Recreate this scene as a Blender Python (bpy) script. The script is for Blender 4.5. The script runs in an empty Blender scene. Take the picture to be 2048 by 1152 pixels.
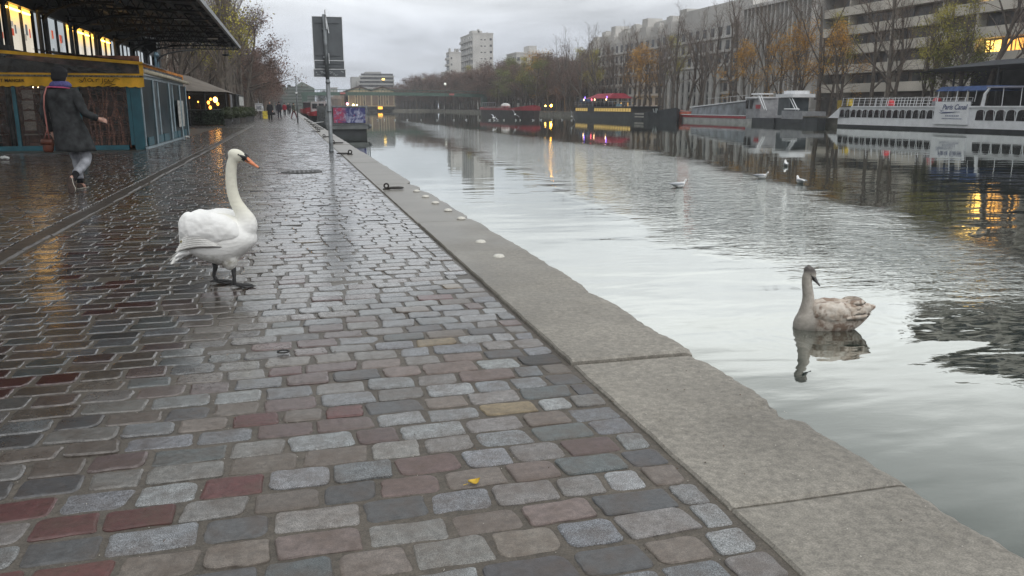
import bpy, math, random
from mathutils import Vector, Matrix, noise as mnoise
R = math.radians
rnd = random.Random(7)
scn = bpy.context.scene
COL = scn.collection

# ---------------------------------------------------------------- camera
cam = bpy.data.cameras.new('camera')
cam.sensor_width = 36.0
cam.lens = 1620.0 / 2048.0 * 36.0
cam.clip_start = 0.05
cam.clip_end = 5000
camo = bpy.data.objects.new('camera', cam)
COL.objects.link(camo)
camo.location = (0, 0, 1.27)
camo.rotation_euler = (R(90 - 12.63), 0, R(-15.07))
scn.camera = camo

# ---------------------------------------------------------------- sky
SUN_EL, SUN_AZ = 52.0, 165.0          # azimuth clockwise from +Y
world = bpy.data.worlds.new('World')
scn.world = world
world.use_nodes = True
nt = world.node_tree
nt.nodes.clear()
N = nt.nodes.new
out = N('ShaderNodeOutputWorld')
bg = N('ShaderNodeBackground')
bg.inputs['Strength'].default_value = 0.1
sky = N('ShaderNodeTexSky')
sky.sky_type = 'NISHITA'
sky.sun_disc = False
sky.sun_elevation = R(SUN_EL)
sky.sun_rotation = R(SUN_AZ)
tc = N('ShaderNodeTexCoord')
sep = N('ShaderNodeSeparateXYZ')
nt.links.new(tc.outputs['Generated'], sep.inputs[0])
def wmath(op, a, b=None, clamp=False):
    m = N('ShaderNodeMath'); m.operation = op; m.use_clamp = clamp
    for i, v in enumerate((a, b)):
        if v is None: continue
        if isinstance(v, (int, float)): m.inputs[i].default_value = v
        else: nt.links.new(v, m.inputs[i])
    return m.outputs[0]
den = wmath('ADD', wmath('MAXIMUM', sep.outputs[2], 0.0), 0.16)
cx = wmath('DIVIDE', sep.outputs[0], den)
cy = wmath('DIVIDE', sep.outputs[1], den)
comb = N('ShaderNodeCombineXYZ')
nt.links.new(cx, comb.inputs[0]); nt.links.new(cy, comb.inputs[1])
def wnoise(scale, det, rough, dist, off):
    mp = N('ShaderNodeMapping'); mp.inputs['Location'].default_value = off
    nt.links.new(comb.outputs[0], mp.inputs[0])
    n = N('ShaderNodeTexNoise'); n.inputs['Scale'].default_value = scale
    n.inputs['Detail'].default_value = det; n.inputs['Roughness'].default_value = rough
    n.inputs['Distortion'].default_value = dist
    nt.links.new(mp.outputs[0], n.inputs['Vector'])
    return n.outputs[0]
n1 = wnoise(0.42, 5, 0.5, 0.3, (3.1, 1.7, 0))
n2 = wnoise(1.5, 4, 0.55, 0.5, (7.7, 4.2, 0))
# overcast: brighter with height, broken by soft cloud banks
cr = N('ShaderNodeValToRGB')
cr.color_ramp.interpolation = 'EASE'
e = cr.color_ramp.elements
e[0].position = 0.0; e[0].color = (2.7, 3.0, 3.5, 1)
e[1].position = 1.0; e[1].color = (5.6, 5.8, 5.9, 1)
for p, c in ((0.06, (3.9, 4.1, 4.55, 1)), (0.15, (5.2, 5.3, 5.4, 1)), (0.3, (6.4, 6.5, 6.4, 1))):
    q = e.new(p); q.color = c
nt.links.new(wmath('MAXIMUM', sep.outputs[2], 0.0), cr.inputs[0])
mod = wmath('ADD', wmath('MULTIPLY', wmath('SUBTRACT', n1, 0.5), 2.6), wmath('MULTIPLY', wmath('SUBTRACT', n2, 0.5), 0.9))
mod = wmath('MAXIMUM', wmath('ADD', mod, 1.0), 0.45)
# the bank of cloud thins towards the right of the basin
side = wmath('MULTIPLY', wmath('ADD', wmath('MULTIPLY', sep.outputs[0], 0.9), -0.2), 0.28)
mod = wmath('ADD', mod, side)
vm = N('ShaderNodeVectorMath'); vm.operation = 'SCALE'
nt.links.new(cr.outputs[0], vm.inputs[0]); nt.links.new(mod, vm.inputs['Scale'])
mixs = N('ShaderNodeMix'); mixs.data_type = 'RGBA'
mixs.inputs['Factor'].default_value = 0.93
nt.links.new(sky.outputs[0], mixs.inputs[6]); nt.links.new(vm.outputs[0], mixs.inputs[7])
nt.links.new(mixs.outputs[2], bg.inputs[0])
nt.links.new(bg.outputs[0], out.inputs[0])

sl = bpy.data.lights.new('sun', 'SUN')
sl.energy = 0.5; sl.angle = R(60); sl.color = (1, .97, .93)
slo = bpy.data.objects.new('sun', sl)
COL.objects.link(slo)
slo.rotation_euler = (R(90 - SUN_EL), 0, R(180 - SUN_AZ))
slo.location = (30, 60, 60)

vs = scn.view_settings
scn.display_settings.display_device = 'sRGB'
vs.view_transform = 'Standard'; vs.look = 'None'; vs.gamma = 1; vs.use_curve_mapping = False
vs.exposure = 0.78
scn.cycles.max_bounces = 6
scn.cycles.transparent_max_bounces = 12
scn.cycles.caustics_reflective = False
scn.cycles.caustics_refractive = False
scn.cycles.sample_clamp_indirect = 4.0

# ---------------------------------------------------------------- helpers
def tag(o, label=None, cat=None, group=None, kind=None):
    if label: o['label'] = label
    if cat: o['category'] = cat
    if group: o['group'] = group
    if kind: o['kind'] = kind
    return o

def empty(name, loc=(0, 0, 0), rz=0, **k):
    o = bpy.data.objects.new(name, None)
    COL.objects.link(o); o.location = loc; o.rotation_euler = (0, 0, rz)
    o.empty_display_size = .2
    return tag(o, **k)

def wloc(o):
    v = Vector((0, 0, 0))
    while o is not None:
        v += o.location; o = o.parent
    return v

def copy_tree(o, parent=None, **k):
    c = o.copy(); COL.objects.link(c); c.parent = parent
    for ch in list(o.children):
        copy_tree(ch, c)
    return tag(c, **k)

class MB:
    """collects geometry; build() links it as one mesh object"""
    def __init__(s): s.v = []; s.f = []; s.c = []
    def add(s, vs, fs, col=None):
        b = len(s.v); s.v += [tuple(p) for p in vs]
        s.f += [tuple(i + b for i in f) for f in fs]
        if col is not None: s.c += [col] * len(vs)
        return s
    def box(s, c, d, rz=0, rx=0, ry=0, col=None):
        m = Matrix.Rotation(rz, 3, 'Z') @ Matrix.Rotation(ry, 3, 'Y') @ Matrix.Rotation(rx, 3, 'X')
        c = Vector(c)
        vs = [c + m @ Vector((x * d[0] / 2, y * d[1] / 2, z * d[2] / 2)) for x in (-1, 1) for y in (-1, 1) for z in (-1, 1)]
        return s.add(vs, [(0, 1, 3, 2), (4, 6, 7, 5), (0, 4, 5, 1), (2, 3, 7, 6), (0, 2, 6, 4), (1, 5, 7, 3)], col)
    def bb(s, a, b, col=None):
        return s.box([(p + q) / 2 for p, q in zip(a, b)], [abs(q - p) for p, q in zip(a, b)], col=col)
    def tube(s, pts, r, n=6, cap=True, sq=1.0, col=None):
        pts = [Vector(p) for p in pts]
        if isinstance(r, (int, float)): r = [r] * len(pts)
        vs = []; prev = None
        for i, p in enumerate(pts):
            d = (pts[min(i + 1, len(pts) - 1)] - pts[max(i - 1, 0)])
            if d.length < 1e-9: d = Vector((0, 0, 1))
            d.normalize()
            if prev is None:
                a = Vector((0, 0, 1)) if abs(d.z) < .9 else Vector((1, 0, 0))
                x = d.cross(a).normalized()
            else:
                x = (prev - d * prev.dot(d))
                x = x.normalized() if x.length > 1e-6 else d.orthogonal().normalized()
            prev = x; y = d.cross(x)
            for k in range(n):
                t = 2 * math.pi * k / n
                vs.append(p + x * (math.cos(t) * r[i]) + y * (math.sin(t) * r[i] * sq))
        fs = []
        for i in range(len(pts) - 1):
            for k in range(n):
                a = i * n + k; b = i * n + (k + 1) % n
                fs.append((a, b, b + n, a + n))
        if cap:
            fs.append(tuple(range(n))[::-1]); m = (len(pts) - 1) * n
            fs.append(tuple(range(m, m + n)))
        return s.add(vs, fs, col)
    def bar(s, a, b, w, h=None, col=None):
        return s.tube([a, b], w / 2 * 1.414, 4, col=col) if h is None else s.tube([a, b], w / 2, 4, sq=h / w, col=col)
    def ring(s, c, R_, r, ax='Z', n=16, m=6, sx=1, sy=1):
        c = Vector(c); vs = []; fs = []
        for i in range(n):
            t = 2 * math.pi * i / n
            for k in range(m):
                u = 2 * math.pi * k / m
                q = Vector(((R_ + r * math.cos(u)) * math.cos(t) * sx, (R_ + r * math.cos(u)) * math.sin(t) * sy, r * math.sin(u)))
                if ax == 'X': q = Vector((q.z, q.x, q.y))
                if ax == 'Y': q = Vector((q.x, q.z, q.y))
                vs.append(c + q)
        for i in range(n):
            for k in range(m):
                a = i * m + k; b = i * m + (k + 1) % m
                c2 = ((i + 1) % n) * m + k; d = ((i + 1) % n) * m + (k + 1) % m
                fs.append((a, c2, d, b))
        return s.add(vs, fs)
    def ell(s, c, r, n=12, m=8, rot=None, col=None):
        c = Vector(c); vs = []; fs = []
        for j in range(m + 1):
            ph = math.pi * j / m - math.pi / 2
            for i in range(n):
                t = 2 * math.pi * i / n
                q = Vector((r[0] * math.cos(ph) * math.cos(t), r[1] * math.cos(ph) * math.sin(t), r[2] * math.sin(ph)))
                if rot: q = rot @ q
                vs.append(c + q)
        for j in range(m):
            for i in range(n):
                a = j * n + i; b = j * n + (i + 1) % n
                fs.append((a, b, b + n, a + n))
        return s.add(vs, fs, col)
    def loft(s, secs, n=20, cap=True, col=None):
        """secs: (centre, axis_u half vector, axis_v half vector[, exponent])"""
        vs = []; fs = []
        for sc in secs:
            c, u, v = map(Vector, sc[:3]); ex = sc[3] if len(sc) > 3 else 1.0
            for k in range(n):
                t = 2 * math.pi * k / n
                a, b = math.cos(t), math.sin(t)
                a = math.copysign(abs(a) ** ex, a); b = math.copysign(abs(b) ** ex, b)
                vs.append(c + u * a + v * b)
        for i in range(len(secs) - 1):
            for k in range(n):
                a = i * n + k; b = i * n + (k + 1) % n
                fs.append((a, b, b + n, a + n))
        if cap:
            fs.append(tuple(range(n))[::-1]); m = (len(secs) - 1) * n
            fs.append(tuple(range(m, m + n)))
        return s.add(vs, fs, col)
    def poly_prism(s, pts, z0, z1, axis='Z'):
        n = len(pts)
        def P(p, z):
            if axis == 'Z': return (p[0], p[1], z)
            if axis == 'Y': return (p[0], z, p[1])
            return (z, p[0], p[1])
        vs = [P(p, z0) for p in pts] + [P(p, z1) for p in pts]
        fs = [tuple(range(n))[::-1], tuple(range(n, 2 * n))] + [(i, (i + 1) % n, (i + 1) % n + n, i + n) for i in range(n)]
        return s.add(vs, fs)
    def mesh(s, name, mats=None, smooth=False, off=None):
        me = bpy.data.meshes.new(name)
        vs = s.v if off is None else [(x - off[0], y - off[1], z - off[2]) for x, y, z in s.v]
        me.from_pydata(vs, [], s.f)
        if s.c and len(s.c) == len(s.v):
            ca = me.color_attributes.new('tint', 'FLOAT_COLOR', 'POINT')
            ca.data.foreach_set('color', [q for c in s.c for q in c])
        if mats is not None:
            for m_ in (mats if isinstance(mats, (list, tuple)) else [mats]): me.materials.append(m_)
        if smooth: me.polygons.foreach_set('use_smooth', [True] * len(me.polygons))
        me.update()
        return me
    def build(s, name, mat, parent=None, smooth=False, local=False, loc=None, **k):
        """world coordinates by default; local=True means already relative to the parent"""
        off = None
        if parent is not None and not local: off = wloc(parent)
        if loc is not None: off = Vector(loc)
        me = s.mesh(name, mat, smooth, off)
        return link(name, me, parent, loc=loc or (0, 0, 0), **k)

def link(name, me, parent=None, loc=(0, 0, 0), rz=0, **k):
    o = bpy.data.objects.new(name, me)
    COL.objects.link(o)
    if parent is not None: o.parent = parent
    o.location = loc; o.rotation_euler = (0, 0, rz)
    return tag(o, **k)

ORD = 'first second third fourth fifth sixth seventh eighth ninth tenth eleventh twelfth thirteenth fourteenth fifteenth sixteenth seventeenth eighteenth nineteenth twentieth'.split()
for t_ in ('twenty', 'thirty', 'forty', 'fifty', 'sixty', 'seventy', 'eighty', 'ninety'):
    if t_ != 'twenty': ORD.append(t_[:-1] + 'ieth')
    ORD += [t_ + '-' + o_ for o_ in ORD[:9]]

# ---------------------------------------------------------------- materials
MATS = {}
def mk(name, col, rough=.6, var=.15, scale=4, bump=0.0, bscale=60, metal=0, spec=.5, emit=None, es=1.0, attr=False, col2=None, alpha=None, trans=0, coat=0, det=4):
    if name in MATS: return MATS[name]
    m = bpy.data.materials.new(name); m.use_nodes = True
    t = m.node_tree; b = t.nodes['Principled BSDF']
    b.inputs['Roughness'].default_value = rough
    b.inputs['Metallic'].default_value = metal
    b.inputs['Specular IOR Level'].default_value = spec
    if coat: b.inputs['Coat Weight'].default_value = coat; b.inputs['Coat Roughness'].default_value = .1
    tcn = t.nodes.new('ShaderNodeTexCoord')
    no = t.nodes.new('ShaderNodeTexNoise'); no.inputs['Scale'].default_value = scale; no.inputs['Detail'].default_value = det
    t.links.new(tcn.outputs['Object'], no.inputs['Vector'])
    mx = t.nodes.new('ShaderNodeMix'); mx.data_type = 'RGBA'
    c = Vector(col[:3])
    if col2 is None:
        lo, hi = c * (1 - var * 1.6), c * (1 + var * 1.6)
    else: lo, hi = c, Vector(col2[:3])
    rp = t.nodes.new('ShaderNodeMapRange')
    rp.inputs['From Min'].default_value = .3; rp.inputs['From Max'].default_value = .7
    t.links.new(no.outputs[0], rp.inputs[0]); t.links.new(rp.outputs[0], mx.inputs[0])
    mx.inputs[6].default_value = (*lo, 1); mx.inputs[7].default_value = (*hi, 1)
    t.links.new(mx.outputs[2], b.inputs['Base Color'])
    if bump:
        nb = t.nodes.new('ShaderNodeTexNoise'); nb.inputs['Scale'].default_value = bscale; nb.inputs['Detail'].default_value = 3
        t.links.new(tcn.outputs['Object'], nb.inputs['Vector'])
        bp = t.nodes.new('ShaderNodeBump'); bp.inputs['Strength'].default_value = bump; bp.inputs['Distance'].default_value = .01
        t.links.new(nb.outputs[0], bp.inputs['Height']); t.links.new(bp.outputs[0], b.inputs['Normal'])
    if emit:
        b.inputs['Emission Color'].default_value = (*emit, 1); b.inputs['Emission Strength'].default_value = es
    if alpha is not None: b.inputs['Alpha'].default_value = alpha
    MATS[name] = m
    return m

def nmath(t, op, a, b=None, clamp=False):
    m = t.nodes.new('ShaderNodeMath'); m.operation = op; m.use_clamp = clamp
    for i, v in enumerate((a, b)):
        if v is None: continue
        if isinstance(v, (int, float)): m.inputs[i].default_value = v
        else: t.links.new(v, m.inputs[i])
    return m.outputs[0]
def nnoise(t, vec, scale, det=3, rough=.5, dist=0):
    n = t.nodes.new('ShaderNodeTexNoise'); n.inputs['Scale'].default_value = scale
    n.inputs['Detail'].default_value = det; n.inputs['Roughness'].default_value = rough; n.inputs['Distortion'].default_value = dist
    t.links.new(vec, n.inputs['Vector']); return n.outputs[0]
def nrange(t, v, a, b, c, d):
    n = t.nodes.new('ShaderNodeMapRange')
    for i, q in zip(('From Min', 'From Max', 'To Min', 'To Max'), (a, b, c, d)):
        if isinstance(q, (int, float)): n.inputs[i].default_value = q
        else: t.links.new(q, n.inputs[i])
    t.links.new(v, n.inputs[0]); return n.outputs[0]
def nmix(t, f, a, b, typ='RGBA', blend='MIX'):
    m = t.nodes.new('ShaderNodeMix'); m.data_type = typ
    if typ == 'RGBA': m.blend_type = blend; i, j, o = 6, 7, 2
    else: i, j, o = 2, 3, 0
    for k, v in ((0, f), (i, a), (j, b)):
        if isinstance(v, (int, float)): m.inputs[k].default_value = v
        elif isinstance(v, tuple): m.inputs[k].default_value = (*v[:3], 1)
        else: t.links.new(v, m.inputs[k])
    return m.outputs[o]
def wetness(t):
    """rain film on the quay: drier patch by the near kerb, wetter further off and to the left"""
    g = t.nodes.new('ShaderNodeNewGeometry')
    sp = t.nodes.new('ShaderNodeSeparateXYZ'); t.links.new(g.outputs['Position'], sp.inputs[0])
    a = nmath(t, 'MULTIPLY', nmath(t, 'SUBTRACT', sp.outputs[1], 3.5), .42)
    b = nmath(t, 'MULTIPLY', nmath(t, 'SUBTRACT', 0.0, sp.outputs[0]), .55)
    n = nnoise(t, g.outputs['Position'], .9, 4, .6)
    s_ = nmath(t, 'ADD', nmath(t, 'ADD', a, b), nmath(t, 'MULTIPLY', nmath(t, 'SUBTRACT', n, .5), 2.2))
    w = nrange(t, s_, -.6, .9, 0.12, 1.0)
    return w, g.outputs['Position'], sp

def stone_mat(name, tinted=True, base=(.2, .19, .17), grain=320, bumpd=.004, wet_dark=.42, rough_dry=.6, rough_wet=.2):
    m = bpy.data.materials.new(name); m.use_nodes = True
    t = m.node_tree; b = t.nodes['Principled BSDF']
    w, pos, sp = wetness(t)
    if tinted:
        at = t.nodes.new('ShaderNodeAttribute'); at.attribute_name = 'tint'
        c0 = at.outputs['Color']; gr = at.outputs['Alpha']
    else:
        c0 = nmix(t, nrange(t, nnoise(t, pos, 1.3, 4), .3, .7, 0, 1), tuple(x * .78 for x in base), tuple(x * 1.16 for x in base))
        c0 = nmix(t, nrange(t, nnoise(t, pos, 4.5, 5, .7, .6), .55, .74, 0, .5), c0, tuple(x * f for x, f in zip(base, (.62, .60, .56)))); gr = .28
    s1 = nnoise(t, pos, grain, 2, .6)
    s2 = nnoise(t, pos, 34, 3, .6)
    sp1 = nrange(t, s1, .38, .64, .35, 1.85)
    spk = nmix(t, gr, 1.0, sp1, 'FLOAT')
    sl_ = nmath(t, 'MULTIPLY', spk, nrange(t, s2, .3, .7, .72, 1.25))
    sc = t.nodes.new('ShaderNodeVectorMath'); sc.operation = 'SCALE'
    t.links.new(c0, sc.inputs[0]); t.links.new(sl_, sc.inputs['Scale'])
    if tinted:
        st = nnoise(t, pos, 7.5, 4, .65)
        c_st = nmix(t, nrange(t, st, .42, .72, 0, .6), sc.outputs[0], (.092, .062, .043))
        t.links.new(c_st, sc.inputs[0]) if False else None
    wd = nrange(t, w, 0, 1, 1.0, wet_dark)
    sc2 = t.nodes.new('ShaderNodeVectorMath'); sc2.operation = 'SCALE'
    t.links.new(c_st if tinted else sc.outputs[0], sc2.inputs[0]); t.links.new(wd, sc2.inputs['Scale'])
    t.links.new(sc2.outputs[0], b.inputs['Base Color'])
    rr = nmath(t, 'ADD', nrange(t, w, 0, 1, rough_dry, rough_wet), nmath(t, 'MULTIPLY', nmath(t, 'SUBTRACT', s2, .5), .2))
    t.links.new(rr, b.inputs['Roughness'])
    b.inputs['Specular IOR Level'].default_value = .6
    if tinted:
        t.links.new(nmath(t, 'MULTIPLY', nrange(t, w, .25, .9, 0, 1), nrange(t, s2, .35, .6, .35, 1.0)), b.inputs['Coat Weight']); b.inputs['Coat Roughness'].default_value = .15; b.inputs['Coat IOR'].default_value = 1.6
    bh = nmath(t, 'ADD', nmath(t, 'MULTIPLY', s1, nrange(t, w, 0, 1, 1.0, .2)), nmath(t, 'MULTIPLY', s2, nrange(t, w, 0, 1, 1.6, .8)))
    bp = t.nodes.new('ShaderNodeBump'); bp.inputs['Strength'].default_value = .55; bp.inputs['Distance'].default_value = bumpd
    t.links.new(bh, bp.inputs['Height']); t.links.new(bp.outputs[0], b.inputs['Normal'])
    return m
# ================================================================ the quay
M_stone = stone_mat('wet_cobble_stone', True)
M_grout = stone_mat('wet_sandy_joint', False, base=(.10, .086, .07), grain=160, bumpd=.006, wet_dark=.8, rough_dry=.8, rough_wet=.32)
M_cope = stone_mat('weathered_coping_stone', False, base=(.255, .236, .203), grain=170, bumpd=.003, wet_dark=.72, rough_dry=.75, rough_wet=.33)
M_kerb = stone_mat('wet_kerb_granite', False, base=(.13, .11, .095), grain=150, bumpd=.008, rough_wet=.36)

# smooth wet setts beyond the reach of built stones: base sheet with a faint course pattern
def far_pave_mat():
    m = bpy.data.materials.new('distant_wet_paving'); m.use_nodes = True
    t = m.node_tree; b = t.nodes['Principled BSDF']
    g = t.nodes.new('ShaderNodeNewGeometry')
    br = t.nodes.new('ShaderNodeTexBrick'); br.inputs['Scale'].default_value = 1.0
    br.inputs['Brick Width'].default_value = .25; br.inputs['Row Height'].default_value = .16; br.inputs['Mortar Size'].default_value = .012
    br.inputs['Color1'].default_value = (.10, .095, .09, 1); br.inputs['Color2'].default_value = (.055, .05, .048, 1); br.inputs['Mortar'].default_value = (.04, .035, .03, 1)
    t.links.new(g.outputs['Position'], br.inputs['Vector'])
    t.links.new(br.outputs['Color'], b.inputs['Base Color'])
    n = nnoise(t, g.outputs['Position'], 5, 4, .6)
    t.links.new(nrange(t, n, .3, .7, .14, .4), b.inputs['Roughness'])
    bp = t.nodes.new('ShaderNodeBump'); bp.inputs['Strength'].default_value = .6; bp.inputs['Distance'].default_value = .012
    h = nmath(t, 'ADD', nmath(t, 'MULTIPLY', br.outputs['Fac'], -1.0), nmath(t, 'MULTIPLY', n, 1.2))
    t.links.new(h, bp.inputs['Height']); t.links.new(bp.outputs[0], b.inputs['Normal'])
    return m
M_farpave = far_pave_mat()

pave = MB()
pave.add([(-9.2, -4, -.006), (1.31, -4, -.006), (1.31, 52, -.006), (-9.2, 52, -.006)], [(0, 1, 2, 3)])
pave = pave.build('pavement', M_grout, kind='structure')
MB().add([(-12, 52, -.004), (1.31, 52, -.004), (1.31, 420, -.004), (-12, 420, -.004)], [(0, 1, 2, 3)]).build('path', M_farpave, kind='structure')

PAL = [((.19, .198, .210), .95, 25), ((.255, .265, .27), .9, 14), ((.205, .197, .188), .6, 18), ((.175, .15, .13), .35, 13),
       ((.195, .155, .14), .3, 6), ((.095, .096, .10), .25, 8), ((.115, .042, .04), .12, 3.2), ((.14, .10, .095), .3, 6), ((.25, .195, .125), .25, 1),
       ((.12, .135, .135), .6, 6), ((.045, .043, .043), .2, 1.5)]
def pick_col(x, y, left=False):
    wts = [p[2] for p in PAL]
    k = max(0., min(1., (.3 - x) / 1.25))
    wts[6] *= .45 + 2.6 * k; wts[3] *= 1 + 2.2 * k; wts[7] *= 1 + 2.2 * k; wts[1] *= 1.15 - .95 * k; wts[0] *= 1.1 - .5 * k; wts[5] *= 1 + .6 * k
    if left: wts[3] *= 2; wts[7] *= 1.6; wts[1] *= .4; wts[5] *= 1.6
    c, g, _ = rnd.choices(PAL, wts)[0]
    f = rnd.uniform(.82, 1.2)
    return tuple(q * f * rnd.uniform(.985, 1.015) for q in c) + (g,)

def sett(mb, x0, x1, y0, y1, col, zt, lod):
    w, d = (x1 - x0) / 2, (y1 - y0) / 2
    cxx, cyy = (x0 + x1) / 2, (y0 + y1) / 2
    tx, ty = rnd.gauss(0, .009), rnd.gauss(0, .012)
    rots = rnd.gauss(0, .018); sk = rnd.gauss(0, .05)
    if lod == 0:
        pts = []
        for (sx, sy, a0) in ((1, 1, 0), (-1, 1, 90), (-1, -1, 180), (1, -1, 270)):
            r = min(w, d) * rnd.choice((rnd.uniform(.1, .3), rnd.uniform(.2, .6)))
            kx = rnd.uniform(.0, .008); ky = rnd.uniform(0, .007)
            for q in (4, 33, 60, 86):
                a = R(a0 + q)
                pts.append((sx * (w - kx - r) + r * math.cos(a), sy * (d - ky - r) + r * math.sin(a)))
        # worn edges
        mids = []
        for i, p in enumerate(pts):
            mids.append(p)
            nx = pts[(i + 1) % len(pts)]
            if math.hypot(nx[0] - p[0], nx[1] - p[1]) > .05:
                for fr in (.33, .66):
                    jx, jy = rnd.gauss(0, .0016), rnd.gauss(0, .0028)
                    mids.append((p[0] * (1 - fr) + nx[0] * fr + jx, p[1] * (1 - fr) + nx[1] * fr + jy))
        pts = mids
        rings = ((1.0, 0, -.03), (1.0, 0, -.0055), (1, .0035, -.0015), (1, .011, 0))
    else:
        c_ = min(w, d) * rnd.uniform(.12, .45)
        pts = [(w, -d + c_), (w, d - c_), (w - c_, d), (-w + c_, d), (-w, d - c_), (-w, -d + c_), (-w + c_, -d), (w - c_, -d)]
        rings = ((1.0, 0, -.02), (1, 0, -.0035), (1, .005, .0))
    n = len(pts); vs = []
    cr_, sr_ = math.cos(rots), math.sin(rots)
    for (_, ins, z) in rings:
        for (px, py) in pts:
            L = math.hypot(px, py)
            k = (L - ins) / L if L > 0 else 1
            qx, qy = px * k, py * k
            qx += sk * qy
            X, Y = qx * cr_ - qy * sr_, qx * sr_ + qy * cr_
            vs.append((cxx + X, cyy + Y, zt + z + X * tx + Y * ty + (rnd.gauss(0, .0006) if lod == 0 and z < -.001 else 0)))
    fs = []
    for i in range(len(rings) - 1):
        for k in range(n):
            a = i * n + k; b = i * n + (k + 1) % n
            fs.append((a, b, b + n, a + n))
    m0 = (len(rings) - 1) * n
    fs.append(tuple(range(m0, m0 + n)))
    mb.add(vs, fs, col)

camR = Vector((math.cos(R(15.07)), -math.sin(R(15.07))))
camF = Vector((math.sin(R(15.07)), math.cos(R(15.07))))
def in_view(x, y, marg=1.08, add=.15, near=1.2):
    p = Vector((x, y)); z = p.dot(camF); u = p.dot(camR)
    zc = z * math.cos(R(12.63)) + 1.27 * math.sin(R(12.63))
    return z > near and abs(u) < zc * .633 * marg + add

stones = []
def course_rows(xa, xb, ya, yb, zt, left):
    y = ya; row = 0
    while y < yb:
        p = rnd.uniform(.142, .164)
        x = xa - rnd.uniform(0, .2)
        drift = rnd.uniform(-.004, .004)
        gy = rnd.uniform(.0035, .0065)
        while x < xb:
            L = rnd.choice((rnd.uniform(.17, .25), rnd.uniform(.19, .235), rnd.uniform(.22, .285)))
            x1 = min(x + L, xb)
            if 0 < xb - x1 < .10: x1 = (max(x, xa) + xb) / 2
            x0 = max(x, xa)
            if x1 - x0 > .05:
                g = rnd.uniform(.004, .0085)
                stones.append((x0 + g, x1 - g, y + gy + drift, y + p - gy + drift, zt, left))
            x = x1 + (0 if x1 < xb else 1)
        y += p; row += 1
course_rows(-2.33, 1.285, .2, 52, 0.0, False)
course_rows(-9.0, -2.56, 1.3, 25.2, 0.012, True)
course_rows(-4.2, -2.56, 25.2, 52, 0.012, True)
# setts a step outside the frame are laid too; the 300 nearest in the frame come first
stones = [s for s in stones if in_view((s[0] + s[1]) / 2, (s[2] + s[3]) / 2, 1.2, 3.5, -.8)]
stones.sort(key=lambda s: (((s[0] + s[1]) / 2) ** 2 + ((s[2] + s[3]) / 2) ** 2) + (0 if in_view((s[0] + s[1]) / 2, (s[2] + s[3]) / 2) else 1e6))
LEVELS = []
for i, s in enumerate(stones):
    dist = math.hypot((s[0] + s[1]) / 2, (s[2] + s[3]) / 2)
    zt = s[4] + rnd.gauss(0, .0022) + .003 * mnoise.noise(Vector((s[0] * 1.1, s[2] * 1.1, 0)))
    c = pick_col(s[0], s[2], s[5])
    if i < 300:
        mb = MB(); sett(mb, s[0], s[1], s[2], s[3], c, zt, 0)
        cx_, cy_ = (s[0] + s[1]) / 2, (s[2] + s[3]) / 2
        me = mb.mesh('cobblestone', M_stone, False, (cx_, cy_, 0))
        link('cobblestone', me, pave, loc=(cx_, cy_, 0))
    else:
        if i == 300: far_s = MB()
        sett(far_s, s[0], s[1], s[2], s[3], c, zt, 0 if dist < 7.5 else 1)
far_s.build('cobblestones', M_stone, pave, smooth=False, kind='stuff')

# kerb line between walkway and the terrace side
y = .4
while y < 60:
    L = rnd.uniform(.75, 1.25)
    mb = MB()
    z = .014 + rnd.gauss(0, .005); x0, x1 = -2.545 + rnd.gauss(0, .006), -2.36 + rnd.gauss(0, .006)
    y0, y1 = y + .008, y + L - .008
    vs = []; segs = 6
    for j in range(segs + 1):
        yy = y0 + (y1 - y0) * j / segs; e1, e2 = rnd.gauss(0, .006), rnd.gauss(0, .006)
        for (xx, zz) in ((x0 + e1, -.03), (x0 + e1, z - .012), (x0 + .02 + e1, z), (x1 - .02 + e2, z - .006), (x1 + e2, z - .02), (x1 + e2, -.03)):
            vs.append((xx, yy, zz + rnd.gauss(0, .0015)))
    fs = [(j * 6 + k, (j + 1) * 6 + k, (j + 1) * 6 + k + 1, j * 6 + k + 1) for j in range(segs) for k in range(5)]
    fs += [tuple(range(6)), tuple(range(segs * 6, segs * 6 + 6))[::-1]]
    mb.add(vs, fs)
    mb.build('kerbstone', M_kerb, pave, loc=(-2.45, (y0 + y1) / 2, 0))
    y += L

# quay wall with coping stones
M_wall = mk('dark_wet_quay_masonry', (.09, .085, .075), .5, .3, 1.5, .5, 12)
quay = MB().bb((-.5, -5, -2.6), (1.93, 420, -.16)).build('quay_wall', M_wall, kind='structure')
joints = [-4, -1.2, 2.13, 3.68, 8.87, 13.6, 19.2, 24, 28.6, 31.6, 36]
while joints[-1] < 410: joints.append(joints[-1] + rnd.uniform(4.3, 5.6))
def edge_x(y):
    p = Vector((y * 2.1, 3.3, 0))
    e = .02 * mnoise.noise(p) + .012 * mnoise.noise(p * 4.3) + .009 * mnoise.noise(p * 13) + .005 * mnoise.noise(p * 37)
    e -= .05 * max(0, mnoise.noise(Vector((y * 6.7, 2.1, 0))) - .32) + .05 * max(0, mnoise.noise(Vector((y * 17, 7.7, 0))) - .42)
    e -= .03 * max(0, mnoise.noise(Vector((y * 1.3, 9.1, 0))) - .25)
    # broken bite near the camera
    e -= .035 * math.exp(-((y - 2.83) / .07) ** 2)
    for c_, wd, dp in ((13.7, .35, .12), (12.6, .3, .1), (9.2, .12, .06), (3.62, .05, .03), (5.2, .1, .025)):
        e -= dp * math.exp(-((y - c_) / wd) ** 2)
    return 1.985 + e
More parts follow.
